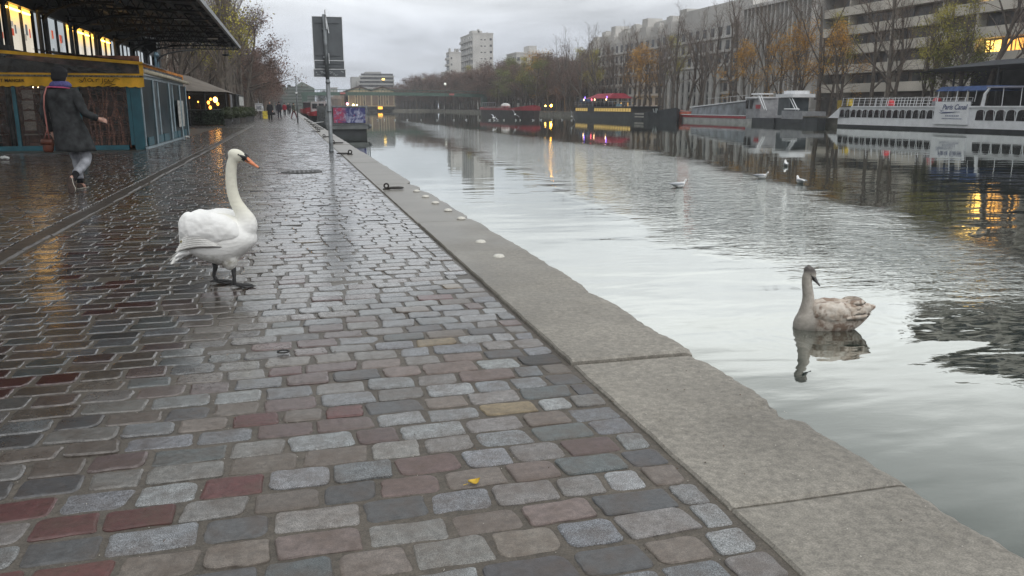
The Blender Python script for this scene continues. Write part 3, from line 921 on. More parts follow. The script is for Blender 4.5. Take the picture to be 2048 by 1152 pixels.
# ================================================================ small things on the quay
M_iron = mk('rusty_black_iron', (.03, .026, .024), .5, .35, 30, .6, 90)
def mooring(loc, rz, label, s=1.0, up=True):
    t = empty('mooring_ring', label=label, cat='mooring ring', group='iron mooring rings along the coping')
    mb = MB(); mb.box((0, 0, .006), (.1, .09, .012)); mb.build('base_plate', M_iron, t, local=True)
    mb = MB(); mb.ring((0, 0, .052), .034, .013, 'Y', 16, 8); mb.build('eye_bolt', M_iron, t, True, local=True)
    mb = MB(); mb.ring((.15, -.01, .022), .11, .0125, 'Z', 28, 8, 1.0, .82); mb.build('ring', M_iron, t, True, local=True)
    t.location = loc; t.rotation_euler = (0, 0, rz); t.scale = (s,) * 3
    return t
m0 = mooring((1.40, 12.72, .014), R(-14), 'iron mooring ring lying flat beside its eye bolt, nearest the camera')
ml = [((1.52, 22.3, .014), R(165)), ((1.42, 29.2, .014), R(-15)), ((1.36, 35.2, .014), R(-12)), ((1.42, 43, .014), R(170)), ((1.45, 47.5, .014), R(-14)),
      ((1.45, 51, .014), R(-10)), ((1.45, 55, .014), R(-12)), ((1.45, 60, .014), R(-12)), ((1.45, 66, .014), R(-8)), ((1.45, 73, .014), R(-12)), ((1.45, 82, .014), R(-12))]
for i, (l_, rz) in enumerate(ml):
    o = copy_tree(m0); o.location = l_; o.rotation_euler = (0, 0, rz)
    o.scale = (1.35,) * 3 if i < 3 else (1.5,) * 3
    o['label'] = 'iron mooring ring on the coping, %s one from the camera' % ORD[i + 1] if i else 'iron mooring ring beside the foot of the sign post'
M_stud = mk('pale_ceramic_stud', (.62, .60, .54), .45, .08, 60, .2, 80)
def stud(loc, label, zz=1.5):
    t = empty('road_stud', label=label, cat='road stud', group='white studs along the coping edge')
    mb = MB()
    mb.loft([((0, 0, 0), (.062, 0, 0), (0, .062, 0)), ((0, 0, .008), (.06, 0, 0), (0, .06, 0)), ((0, 0, .028), (.045, 0, 0), (0, .045, 0)), ((0, 0, .034), (.022, 0, 0), (0, .022, 0))], 20)
    mb.build('dome', M_stud, t, True, local=True)
    mb = MB(); mb.box((-.036, -.0, .024), (.03, .028, .009), ry=R(-32)); mb.box((.036, 0, .024), (.03, .028, .009), ry=R(32))
    mb.build('reflector', mk('clear_reflector', (.75, .76, .74), .15, .05), t, local=True)
    t.location = loc; t.scale = (.85, .85, .8); return t
s0 = stud((1.66, 6.6, .014), 'white road stud on the coping, nearest to the camera')
for i, (x, y) in enumerate(((1.68, 7.38), (1.835, 9.05), (1.83, 9.83), (1.815, 10.66), (1.81, 11.45), (1.80, 12.25))):
    o = copy_tree(s0); o.location = (x, y, .014); o.rotation_euler = (0, 0, rnd.uniform(-.2, .2))
    o['label'] = 'white road stud on the coping, %s in the row counted from the camera' % ORD[i + 1]

# manhole / drain cover flush with the setts
M_cast = mk('wet_cast_iron', (.035, .033, .032), .35, .3, 20, .5, 60)
dc = empty('drain_cover', (.18, 16.75, .0), label='round dark cast-iron drain cover set in the cobbles left of the sign post', cat='drain cover')
mb = MB(); mb.loft([((.18, 16.75, -.03), (.40, 0, 0), (0, .40, 0)), ((.18, 16.75, .014), (.40, 0, 0), (0, .40, 0)), ((.18, 16.75, .014), (.35, 0, 0), (0, .35, 0)), ((.18, 16.75, .008), (.34, 0, 0), (0, .34, 0))], 40)
mb.build('frame', M_cast, dc)
mb = MB(); mb.loft([((.18, 16.75, 0), (.325, 0, 0), (0, .325, 0)), ((.18, 16.75, .014), (.325, 0, 0), (0, .325, 0))], 36)
for i in range(-3, 4):
    for j in range(-3, 4):
        if i * i + j * j < 11: mb.box((.18 + i * .085, 16.75 + j * .085, .017), (.05, .05, .008))
mb.build('lid', M_cast, dc)

# little rubber band, leaf, twigs
mb = MB(); mb.ring((0, 0, .006), .030, .0045, 'Z', 24, 6, 1, .8)
mb.build('rubber_ring', mk('black_rubber', (.02, .02, .02), .5), None, True, loc=None, label='small black rubber ring lying on the cobbles in front of the swan', cat='rubber ring')
bpy.data.objects['rubber_ring'].location = (-.10, 4.26, .006)
def leaf_mesh(name, mat, L=.045, W=.02, curl=.01):
    mb = MB(); vs = []; fs = []; n = 8
    for i in range(n + 1):
        t = i / n; w = W * math.sin(math.pi * min(1, t * 1.02)) ** .8 * (1 - .25 * t); x = (t - .5) * L; z = .005 + curl * (2 * t - 1) ** 2
        vs += [(x, -w, z + .004), (x, 0, z), (x, w, z + .005)]
    for i in range(n):
        for k in range(2): fs.append((i * 3 + k, i * 3 + 3 + k, i * 3 + 4 + k, i * 3 + 1 + k))
    b = len(vs); vs += [(x, y, z - .0012) for x, y, z in vs]; fs += [tuple(q + b for q in f[::-1]) for f in fs]
    mb.add(vs, fs); mb.tube([(-L * .5, 0, .006), (-L * .85, .004, .003)], .0011, 4)
    return mb.mesh(name, mat)
M_yleaf = mk('yellow_fallen_leaf', (.55, .36, .03), .55, .2, 60)
lf = leaf_mesh('fallen_leaf', M_yleaf)
link('fallen_leaf', lf, loc=(.542, 2.515, .004), rz=R(12), label='single yellow leaf on the blue-grey cobbles at the bottom centre', cat='leaf')
link('fallen_leaf', lf, loc=(-2.05, 6.1, .018), rz=R(-8), label='small yellow leaf on the wet cobbles left of the swan', cat='leaf')
bpy.data.objects['fallen_leaf.001'].scale = (2.2, 1.6, 1.6)
lit = MB()
for i in range(70):
    x, y = rnd.uniform(-1.5, 1.25), rnd.uniform(1.9, 8)
    if rnd.random() < .4: x = 1.295 + rnd.gauss(0, .015)
    a = rnd.uniform(0, 3.14); l_ = rnd.uniform(.004, .013)
    lit.tube([(x, y, .004), (x + math.cos(a) * l_, y + math.sin(a) * l_, .0055)], [rnd.uniform(.001, .0022), .0008], 4)
for i in range(24):
    x, y = rnd.uniform(1.35, 1.9), rnd.uniform(1.8, 8)
    lit.ell((x, y, .016), (rnd.uniform(.002, .004),) * 2 + (.002,), 6, 4)
lit.build('litter', mk('twig_and_grit', (.10, .06, .035), .7, .5, 90), kind='stuff')
grit = MB()
for i in range(170):
    x, y = rnd.uniform(1.33, 1.95), rnd.uniform(1.6, 6.5)
    r_ = rnd.uniform(.0012, .0028)
    grit.ell((x, y, .0150), (r_, r_, r_ * .6), 5, 3)
for i in range(350):
    x, y = rnd.uniform(-1.2, 1.28), rnd.uniform(1.7, 4.5); r_ = rnd.uniform(.001, .0022)
    grit.ell((x, y, -.004), (r_, r_, r_ * .8), 5, 3)
grit.build('pale_grit', mk('pale_quartz_grit', (.5, .47, .42), .5, .3, 200), kind='stuff')
# crumpled white paper and small litter by the terrace
mb = MB()
for i in range(5):
    a = rnd.uniform(0, 6.28)
    mb.ell((rnd.gauss(0, .05), rnd.gauss(0, .03), .05 + rnd.gauss(0, .01)), (.07, .04, .04), 6, 4, Matrix.Rotation(a, 3, 'Z') @ Matrix.Rotation(a, 3, 'X'))
paper = mb.mesh('crumpled_paper', mk('white_paper', (.7, .7, .68), .7))
link('crumpled_paper', paper, loc=(-6.64, 22.2, .015), label='crumpled white paper on the ground at the far left', cat='litter')
link('crumpled_paper', paper, loc=(-4.02, 35.6, .015), label='crumpled white scrap by the far corner of the teal kiosk', cat='litter')

# ---------------------------------------------------------------- sign post seen from behind
M_galv = mk('galvanised_grey_steel', (.20, .215, .225), .42, .22, 6, .15, 40, metal=.35)
M_signb = mk('grey_sign_back', (.105, .115, .125), .45, .1, 3, .1, 30)
M_edge = mk('bright_aluminium_edge', (.78, .80, .82), .4, .05)
sg = empty('sign_post', (1.09, 23.7, 0), label='tall grey steel post with the backs of rectangular signs beside the kerb', cat='sign post')
zc = .0
mb = MB(); mb.tube([(1.10, 23.7, -.02), (1.10, 23.7, .05), (1.09, 23.7, 2.0)], [.062, .058, .056], 14); mb.tube([(1.09, 23.7, 2.0), (1.075, 23.7, 3.72)], .052, 14); mb.build('post', M_galv, sg, True)
mb = MB()
for z in (.03, 1.12, 1.9): mb.tube([(1.095, 23.7, z), (1.095, 23.7, z + .05)], .066, 14)
mb.build('collar', M_galv, sg, True)
def panel(z0, z1, x0, x1, y=23.79, ribs=(), nm='sign_panel'):
    mb = MB(); mb.bb((x0, y, z0), (x1, y + .022, z1))
    p = mb.build(nm, M_signb, sg)
    mb = MB()
    for a, b in (((x0 - .012, y - .014, z0 - .012), (x0, y + .03, z1 + .012)), ((x1, y - .014, z0 - .012), (x1 + .012, y + .03, z1 + .012)), ((x0, y - .014, z1), (x1, y + .03, z1 + .012)), ((x0, y - .014, z0 - .012), (x1, y + .03, z0))):
        mb.bb(a, b)
    mb.build('rim', M_edge, p)
    for z in ribs:
        mb = MB(); mb.bb((x0 + .06, y - .022, z), (x1 - .08, y - .001, z + .035)); mb.build('rib', M_signb, p)
    return p
panel(2.52, 3.665, .755, 1.55, ribs=(3.5, 2.64))
panel(2.29, 2.50, .76, 1.56, ribs=(2.42, 2.32))
pp = panel(2.075, 2.27, .735, 1.585)
mb = MB()
for i in range(26):
    x = rnd.uniform(.79, 1.53); z = rnd.uniform(2.11, 2.24)
    mb.box((x, 23.785, z), (rnd.uniform(.02, .06), .004, rnd.uniform(.01, .03)), ry=rnd.uniform(-.6, .6))
mb.build('sticker_remnants', mk('torn_sticker', (.33, .35, .36), .7, .5, 30), pp, kind='stuff')
mb = MB(); mb.box((1.11, 23.66, 3.58), (.02, .34, .5), ry=R(-2)); mb.box((1.14, 23.5, 3.45), (.02, .02, .48), ry=R(-8))
e_ = mb.build('side_panel', M_edge, sg)
mb = MB(); mb.box((1.15, 23.62, 2.56), (.014, .1, .27)); mb.build('small_plate', M_edge, sg)
mb = MB()
for z in (3.35, 2.6, 2.35, 2.17): mb.box((1.083, 23.74, z), (.16, .11, .04))
mb.build('clamp', M_galv, sg)

# thinner pole further along
tp = empty('thin_pole', (.66, 69, 0), label='thin grey pole with a small box standing farther along the quay', cat='pole')
mb = MB(); mb.tube([(.66, 69, 0), (.70, 69, 3.55)], .055, 8); mb.build('pole', M_galv, tp, True)
mb = MB(); mb.bb((.60, 68.85, 2.28), (.76, 69.1, 2.4)); mb.build('box', M_edge, tp)
# ================================================================ people
M_skin = mk('skin', (.52, .30, .23), .55, .08, 20)
def cloth(name, col, rough=.85, var=.22, bump=.35): return mk(name, col, rough, var, 14, bump, 110, spec=.2)
M_hair = cloth('dark_hair', (.025, .018, .014))
def skin_body(parent, joints, edges, root=0):
    me = bpy.data.meshes.new('body')
    me.from_pydata([j[:3] for j in joints], edges, [])
    me.materials.append(M_skin)
    o = link('body', me, parent)
    sk = o.modifiers.new('skin', 'SKIN'); sk.use_smooth_shade = True
    lay = me.skin_vertices[0] if me.skin_vertices else None
    if lay is None:
        me.attributes.new; 
    return o, me

def limb_body(parent, chains, heads):
    """one continuous surface: tapered limbs fused with a voxel pass"""
    mb = MB()
    for ch in chains:
        q = smooth_path(ch, 4); mb.tube([p[:3] for p in q], [p[3] for p in q], 12)
    for c, r, rot in heads: mb.ell(c, r, 16, 12, rot)
    o = mb.build('body', M_skin, parent, True, local=True)
    return o

def coat_loft(parent, name, secs, mat, n=24, folds=0.0, seed=1):
    rr = random.Random(seed); mb = MB()
    P_ = smooth_path(secs, 4); vs = []; fs = []
    ph = [rr.uniform(0, 6.28) for _ in range(4)]
    zmax, zmin = P_[0][2], P_[-1][2]
    for (cx_, cy_, z, w, d) in [tuple(p) for p in P_]:
        k = (zmax - z) / (zmax - zmin)
        for i in range(n):
            t = 2 * math.pi * i / n
            f = 1 + folds * k * (math.sin(5 * t + ph[0]) * .5 + math.sin(8 * t + ph[1] + z * 2) * .3)
            c_, s_ = math.cos(t), math.sin(t)
            vs.append((cx_ + w * f * math.copysign(abs(c_) ** .85, c_), cy_ + d * f * math.copysign(abs(s_) ** .85, s_), z + .006 * math.sin(3 * t + ph[2]) * k))
    for i in range(len(P_) - 1):
        for k in range(n):
            a = i * n + k; b = i * n + (k + 1) % n; fs.append((a, a + n, b + n, b))
    fs.append(tuple(range(n))); fs.append(tuple(range((len(P_) - 1) * n, len(P_) * n))[::-1])
    mb.add(vs, fs)
    return mb.build(name, mat, parent, True, local=True)

# ---------------------------------------------------------------- woman walking away with a shoulder bag
W_ = empty('person', label='person in a long dark grey coat and dark cap walking away, one heel raised', cat='person')
M_coat = mk('charcoal_wool', (.040, .042, .044), .9, .3, 9, .6, 140, spec=.2)
M_jean = mk('pale_grey_denim', (.30, .31, .34), .8, .25, 9, .3, 120)
mb = MB()
for ch in ([(.02, 0, .92, .13), (-.03, 0, 1.1, .12), (-.07, 0, 1.35, .14), (-.07, 0, 1.5, .09), (-.07, .0, 1.58, .052), (-.07, .015, 1.66, .07)],
           [(-.07, 0, 1.47, .07), (.10, 0, 1.47, .062), (.20, -.05, 1.32, .05), (.275, -.07, 1.18, .042), (.35, .0, 1.12, .036), (.405, .05, 1.085, .028), (.435, .07, 1.07, .034), (.46, .09, 1.055, .03)],
           [(-.07, 0, 1.47, .07), (-.25, 0, 1.46, .06), (-.31, -.02, 1.3, .05), (-.335, -.03, 1.16, .042), (-.325, .03, 1.0, .034), (-.315, .08, .90, .028), (-.31, .09, .85, .034), (-.31, .095, .82, .03)],
           [(.02, 0, .95, .12), (.11, -.01, .84, .10), (.165, .02, .62, .075), (.185, .0, .47, .06), (.17, -.18, .35, .058), (.14, -.36, .24, .04), (.135, -.42, .19, .042), (.15, -.46, .10, .035), (.16, -.47, .035, .028)],
           [(.02, 0, .95, .12), (-.06, .03, .84, .10), (-.04, .11, .62, .075), (-.03, .15, .48, .06), (-.025, .16, .32, .055), (-.02, .16, .12, .04), (-.02, .2, .06, .04), (-.02, .30, .035, .03)]):
    q = smooth_path(ch, 4); mb.tube([p[:3] for p in q], [p[3] for p in q], 12)
mb.ell((-.07, .02, 1.70), (.078, .095, .115), 16, 12)
mb.ell((-.07, .115, 1.69), (.012, .02, .02), 8, 6)
for sd in (-1, 1): mb.ell((-.07 + sd * .08, .02, 1.69), (.012, .018, .03), 8, 6)
for hx, hy, hz_, sgn in ((.455, .085, 1.06, 1), (-.31, .095, .83, -1)):
    for k in range(4):
        o_ = (k - 1.5) * .016
        if sgn == 1: pts = [(hx, hy + o_ * .4, hz_ + o_), (hx + .035, hy + .018 + o_ * .4, hz_ - .008 + o_), (hx + .045, hy + .045, hz_ - .024 + o_), (hx + .03, hy + .055, hz_ - .034 + o_)]
        else: pts = [(hx, hy + o_, hz_), (hx + .002, hy + o_ + .004, hz_ - .04), (hx + .01, hy + o_ + .012, hz_ - .068), (hx + .022, hy + o_ + .014, hz_ - .078)]
        mb.tube(pts, [.011, .0095, .008, .006], 8)
    if sgn == 1: mb.tube([(hx - .01, hy, hz_ + .02), (hx + .01, hy - .02, hz_ + .04), (hx + .035, hy - .02, hz_ + .04)], [.013, .010, .007], 8)
    else: mb.tube([(hx, hy - .02, hz_ + .02), (hx + .025, hy - .03, hz_ - .01), (hx + .03, hy - .025, hz_ - .04)], [.013, .010, .007], 8)
bdy = mb.build('body', M_skin, W_, True, local=True); remeshed(bdy, .0075, 3)
coat = coat_loft(W_, 'coat', [(-.07, 0, 1.575, .075, .07), (-.075, 0, 1.545, .15, .10), (-.075, -.005, 1.50, .235, .125), (-.07, -.01, 1.38, .235, .15), (-.055, -.01, 1.18, .205, .145), (-.02, 0, 1.0, .225, .165), (.025, .0, .8, .255, .18), (.055, .0, .60, .28, .19)], M_coat, 28, .07, 3)
mb = MB()
for ch in ([(.09, 0, 1.49, .085), (.15, -.02, 1.40, .082), (.215, -.055, 1.29, .07), (.275, -.07, 1.18, .062), (.33, -.02, 1.135, .055), (.40, .045, 1.09, .046)],
           [(-.23, 0, 1.48, .085), (-.29, -.01, 1.38, .078), (-.325, -.03, 1.26, .068), (-.34, -.03, 1.15, .06), (-.33, .03, 1.0, .052), (-.317, .078, .91, .045)]):
    q = smooth_path(ch, 4); mb.tube([p[:3] for p in q], [p[3] * (1 + .06 * math.sin(i * 2.1)) for i, p in enumerate(q)], 14)
mb.build('sleeves', M_coat, coat, True, local=True)
mb = MB(); mb.bb((-.16, -.158, 1.04), (.06, -.145, 1.075)); mb.build('back_belt', M_coat, coat, local=True)
mb = MB()
for ch, m_ in (([(.10, -.01, .80, .105), (.165, .01, .62, .088), (.187, -.005, .47, .075), (.175, -.15, .37, .068), (.15, -.29, .285, .058)], 0), ([(-.05, .04, .80, .105), (-.04, .11, .62, .085), (-.03, .15, .47, .072), (-.025, .16, .3, .064), (-.02, .16, .17, .056)], 0)):
    q = smooth_path(ch, 5); mb.tube([p[:3] for p in q], [p[3] * (1 + .05 * math.sin(i * 1.7)) for i, p in enumerate(q)], 14)
mb.build('trousers', M_jean, W_, True, local=True)
mb = MB(); mb.tube([(.155, -.27, .30), (.14, -.37, .225), (.137, -.42, .18)], [.052, .046, .046], 12); s0_ = cloth('black_sock', (.02, .02, .022))
mb.build('sock', s0_, W_, True, local=True)
mb = MB(); mb.tube([(-.02, .16, .18), (-.02, .16, .1)], [.046, .048], 12)
mb.build('sock', cloth('black_sock', (.02, .02, .022)), W_, True, local=True)
M_shoe = cloth('dark_shoe_leather', (.05, .035, .03), .6); M_sole = mk('worn_brown_sole', (.06, .04, .032), .7, .4, 30, .5, 80); M_wel = mk('pale_sole_edge', (.5, .48, .42), .7)
# raised shoe: sole towards the viewer
def shoe(o_, heel, toe, nrm, wd=.048):
    h, t_ = Vector(heel), Vector(toe); n_ = Vector(nrm).normalized(); d = (t_ - h).normalized(); s_ = d.cross(n_).normalized(); n_ = s_.cross(d)
    L = []; S = []; E_ = []
    for f, w, hh in ((0, .5, .3), (.04, .72, .75), (.15, .82, 1.0), (.35, .76, .95), (.5, .78, .75), (.68, .98, .6), (.85, .95, .5), (.96, .62, .35), (1.0, .3, .15)):
        c = h.lerp(t_, f)
        L.append((c + n_ * (.01 + .04 * hh), s_ * wd * w, n_ * (.042 * hh)))
        S.append((c + n_ * -.004, s_ * wd * w * 1.06, n_ * .006)); E_.append((c + n_ * .008, s_ * wd * w * 1.12, n_ * .008))
    mb = MB(); mb.loft(L, 16); s1 = mb.build('shoe', M_shoe, o_, True, local=True)
    mb = MB(); mb.loft(S, 16); mb.build('sole', M_sole, s1, True, local=True)
    mb = MB(); mb.loft(E_, 16); mb.build('welt', M_wel, s1, True, local=True)
shoe(W_, (.125, -.475, .235), (.185, -.53, .010), (0, .95, .25), .056)
shoe(W_, (-.025, .10, .012), (-.025, .37, .012), (0, 0, 1))
M_cap = mk('black_knitted_cap', (.012, .012, .014), .95, .3, 50, .8, 200)
mb = MB(); mb.ell((-.072, .01, 1.755), (.112, .125, .105), 20, 14); mb.ell((-.072, -.03, 1.69), (.106, .098, .09), 16, 12)
hr = mb.build('cap', M_cap, W_, True, local=True); remeshed(hr, .012, 4)
sc_ = coat_loft(W_, 'scarf', [(-.07, .0, 1.635, .10, .10), (-.07, -.002, 1.605, .135, .125), (-.07, 0, 1.57, .15, .13), (-.07, 0, 1.535, .13, .11)], mk('navy_patterned_scarf', (.05, .045, .14), .85, .6, 40, col2=(.10, .10, .28)), 22, .1, 5)
mb = MB(); mb.tube([(-.235, -.09, 1.535), (-.16, -.135, 1.548), (-.07, -.145, 1.545), (.04, -.13, 1.54), (.1, -.08, 1.53)], [.014, .02, .016, .014, .008], 8, sq=.6)
mb.build('scarf_edge', cloth('pink_scarf_trim', (.55, .10, .20)), sc_, True, local=True)
W_.location = (-3.22, 13.85, .005); W_.rotation_euler = (0, 0, R(-13))
M_lea = mk('brown_bag_leather', (.10, .03, .016), .5, .25, 12, .3, 70)
bag = empty('shoulder_bag', label='small brown leather shoulder bag hanging at the walking person\'s left hip', cat='bag')
mb = MB(); mb.loft([((-.33, -.06, .585), (.06, 0, 0), (0, .03, 0)), ((-.33, -.06, .62), (.08, 0, 0), (0, .045, 0)), ((-.325, -.06, .70), (.085, 0, 0), (0, .05, 0)), ((-.325, -.06, .765), (.085, 0, 0), (0, .04, 0)), ((-.325, -.06, .79), (.06, 0, 0), (0, .02, 0))], 18)
mb.build('pouch', M_lea, bag, True, local=True)
mb = MB(); mb.loft([((-.325, -.108, .70), (.075, 0, 0), (0, .008, 0)), ((-.325, -.112, .74), (.09, 0, 0), (0, .006, 0)), ((-.325, -.09, .785), (.085, 0, 0), (0, .03, 0))], 14); mb.build('flap', M_lea, bag, True, local=True)
mb = MB()
mb.tube([(-.29, -.08, .785), (-.285, -.115, 1.0), (-.275, -.15, 1.25), (-.25, -.155, 1.42), (-.222, -.115, 1.545), (-.215, .0, 1.58), (-.215, .08, 1.55)], .011, 6)
mb.tube([(-.37, -.06, .78), (-.33, -.09, .86), (-.287, -.11, .93)], .006, 6)
mb.build('strap', mk('tan_pink_strap', (.36, .14, .12), .6), bag, True, local=True)
bag.location = W_.location; bag.rotation_euler = W_.rotation_euler

# ---------------------------------------------------------------- distant walkers
def walker(loc, rz, h, top, legs, label, hair=(.03, .02, .015), stride=.22, long_=False, bagc=None):
    p = empty('person', label=label, cat='person')
    st = stride
    mb = MB()
    ch = [[(0, 0, .9, .12), (0, 0, 1.15, .12), (0, 0, 1.38, .13), (0, 0, 1.5, .06), (0, 0, 1.58, .05)]]
    for sd in (-1, 1):
        ch.append([(sd * .03, 0, .92, .1), (sd * .085, sd * st * .25, .72, .08), (sd * .09, sd * st * .6, .48, .058), (sd * .09, sd * st * .8, .25, .05), (sd * .09, sd * st * 1.1, .07, .036), (sd * .09, sd * st * 1.1 + .14, .035, .028)])
        ch.append([(0, 0, 1.42, .07), (sd * .19, 0, 1.40, .06), (sd * .25, -sd * st * .3, 1.14, .043), (sd * .25, -sd * st * .8 + .06, .92, .032), (sd * .25, -sd * st + .1, .82, .035)])
    for c in ch:
        q = smooth_path(c, 3); mb.tube([v[:3] for v in q], [v[3] for v in q], 8)
    mb.ell((0, .02, 1.64), (.075, .09, .11), 10, 8)
    b = mb.build('body', M_skin, p, True, local=True); remeshed(b, .02, 2)
    zb = .55 if long_ else .82
    mt = cloth('cloth_' + '_'.join('%02d' % int(c * 99) for c in top), top)
    c_ = coat_loft(p, 'coat', [(0, 0, 1.52, .08, .07), (0, 0, 1.47, .2, .12), (0, 0, 1.3, .215, .14), (0, 0, 1.05, .19, .13), (0, 0, zb, .24, .19)], mt, 14, .05)
    mb = MB()
    for sd in (-1, 1):
        q = smooth_path([(sd * .17, 0, 1.44, .075), (sd * .25, -sd * st * .3, 1.14, .06), (sd * .25, -sd * st * .8 + .05, .94, .048)], 3)
        mb.tube([v[:3] for v in q], [v[3] for v in q], 8)
    mb.build('sleeves', mt, c_, True, local=True)
    mb = MB()
    for sd in (-1, 1):
        q = smooth_path([(sd * .07, 0, .88, .11), (sd * .085, sd * st * .25, .7, .09), (sd * .09, sd * st * .6, .48, .07), (sd * .09, sd * st * .8, .25, .062), (sd * .09, sd * st * 1.1, .1, .055)], 3)
        mb.tube([v[:3] for v in q], [v[3] for v in q], 8)
    mb.build('trousers', cloth('legs_' + '_'.join('%02d' % int(c * 99) for c in legs), legs), p, True, local=True)
    mb = MB()
    for sd in (-1, 1): mb.ell((sd * .09, sd * st * 1.1 + .07, .045), (.045, .13, .045), 8, 6)
    mb.build('shoes', M_shoe, p, True, local=True)
    mb = MB(); mb.ell((0, -.01, 1.675), (.092, .10, .10), 10, 8); mb.build('hair', cloth('hair_' + '_'.join('%02d' % int(c * 99) for c in hair), hair), p, True, local=True)
    if bagc:
        q = empty('handbag', label=bagc[1], cat='bag')
        mb = MB(); mb.loft([((-.33, .02, .55), (.13, 0, 0), (0, .06, 0)), ((-.33, .02, .76), (.12, 0, 0), (0, .05, 0))], 10); mb.build('pouch', cloth('bag_dark', bagc[0]), q, True, local=True)
        mb = MB(); mb.tube([(-.42, .02, .75), (-.30, .02, .90), (-.24, .02, .75)], .012, 5); mb.build('strap', cloth('bag_dark', bagc[0]), q, True, local=True)
        q.location = loc; q.rotation_euler = (0, 0, rz); q.scale = (h / 1.72,) * 3
    p.location = loc; p.rotation_euler = (0, 0, rz); p.scale = (h / 1.72,) * 3
walker((-1.62, 77.5, 0), R(175), 1.66, (.022, .022, .026), (.03, .03, .035), 'person in a long black coat coming along the quay, nearest of the distant walkers', hair=(.22, .18, .15), long_=True, bagc=((.02, .02, .02), 'dark bag carried low beside the person in the long black coat'))
walker((-.95, 90, 0), R(-10), 1.72, (.035, .035, .045), (.05, .05, .06), 'person in a dark jacket just behind the black-coated walker')
walker((-.55, 118, 0), R(0), 1.7, (.32, .04, .06), (.03, .03, .04), 'person in a red jacket walking away down the middle of the quay')
walker((-.05, 131, 0), R(180), 1.75, (.03, .03, .035), (.03, .03, .03), 'person in black just right of the red jacket', hair=(.5, .48, .45))
walker((.52, 92, 0), R(-60), 1.62, (.07, .075, .06), (.12, .02, .03), 'person in an olive jacket and red trousers at the quay edge', hair=(.08, .06, .05), stride=.3)
walker((-2.0, 150, 0), R(170), 1.7, (.14, .14, .16), (.03, .03, .04), 'person in a grey jacket far down the quay near the trees')
walker((.25, 160, 0), R(10), 1.7, (.05, .05, .07), (.04, .04, .05), 'small dark figure farthest down the quay')
# ================================================================ iron hall with canopy
M_dark = mk('dark_painted_iron', (.018, .02, .022), .5, .3, 8, .1, 20)
M_bluei = mk('blue_grey_iron', (.10, .17, .22), .5, .2, 5)
M_roofu = mk('dusty_roof_sheet', (.10, .105, .11), .75, .25, 1.2)
M_gut = mk('zinc_gutter', (.30, .31, .32), .5, .12, 3, metal=.3)
def lit_mat(name, top, bottom, z0, z1, es):
    m = bpy.data.materials.new(name); m.use_nodes = True
    t = m.node_tree; b = t.nodes['Principled BSDF']
    g = t.nodes.new('ShaderNodeNewGeometry'); sp = t.nodes.new('ShaderNodeSeparateXYZ'); t.links.new(g.outputs['Position'], sp.inputs[0])
    n = nnoise(t, g.outputs['Position'], 1.7, 3, .6)
    zz = nmath(t, 'ADD', sp.outputs[2], nmath(t, 'MULTIPLY', nmath(t, 'SUBTRACT', n, .5), .5))
    c = nmix(t, nrange(t, zz, z0, z1, 0, 1), bottom, top)
    t.links.new(c, b.inputs['Emission Color']); b.inputs['Emission Strength'].default_value = es
    b.inputs['Base Color'].default_value = (.1, .1, .1, 1); b.inputs['Roughness'].default_value = .15
    return m
M_litwarm = lit_mat('lamp_lit_window', (1.0, .55, .08), (.30, .27, .22), 3.75, 4.4, 1.35)
M_litcool = lit_mat('grey_lit_window', (.30, .33, .35), (.26, .27, .28), 3.2, 4.4, .85)
hall = empty('market_hall', (-8.2, 42, 0), label='dark iron-framed hall with lit upper windows and a broad projecting canopy', cat='building')
HX = -8.2
mb = MB()
mb.bb((-18, 27.6, 0), (HX - .25, 61.8, 3.0)); mb.bb((-18, 27.6, 4.52), (HX - .1, 61.8, 11.3)); mb.bb((-18, 27.5, 0), (HX - .3, 27.8, 11.3)); mb.bb((-18, 61.6, 0), (HX - .1, 62.2, 7.6))
mb.build('wall', M_dark, hall)
mb = MB(); mb.bb((HX - .35, 27.6, 2.9), (HX + .02, 62, 3.02)); mb.bb((HX - .3, 27.6, 4.44), (HX + .02, 62, 4.6)); mb.build('sill_rail', M_dark, hall)
bay = 4.33; ys = [28.2 + bay * i for i in range(8)]
for bi, y in enumerate(ys[:-1]):
    warm = bi in (0, 2, 3)
    w3 = (bay - .5) / 3
    for k in range(3):
        y0 = y + .25 + k * w3
        mb = MB(); mb.bb((HX - .16, y0 + .03, 3.02), (HX - .13, y0 + w3 - .03, 4.44))
        wn = mb.build('window', M_litwarm if warm else M_litcool, hall)
        mb = MB(); mb.bb((HX - .2, y0 + w3 - .04, 3.02), (HX - .05, y0 + w3 + .04, 4.44))
        if k < 2: mb.build('mullion', M_dark, hall)
        if bi < 2:
            for q in range(3):
                yq, zq = y0 + rnd.uniform(.2, w3 - .4), rnd.uniform(3.15, 3.9)
                mb = MB(); mb.bb((HX - .125, yq, zq), (HX - .118, yq + rnd.uniform(.12, .3), zq + rnd.uniform(.15, .35)))
                mb.build('poster', mk('window_poster_%d' % ((k + q) % 3), ((.5, .12, .08), (.45, .42, .38), (.2, .22, .24))[(k + q) % 3], emit=((.6, .10, .05), (.4, .36, .3), (.12, .14, .15))[(k + q) % 3], es=.5), wn)
    if warm:
        mb = MB(); mb.tube([(HX - .09, y + .5, 4.30), (HX - .09, y + bay - .5, 4.30)], .035, 6)
        mb.build('strip_lamp', mk('warm_lamp', (.8, .5, .2), emit=(1, .50, .09), es=7), hall)
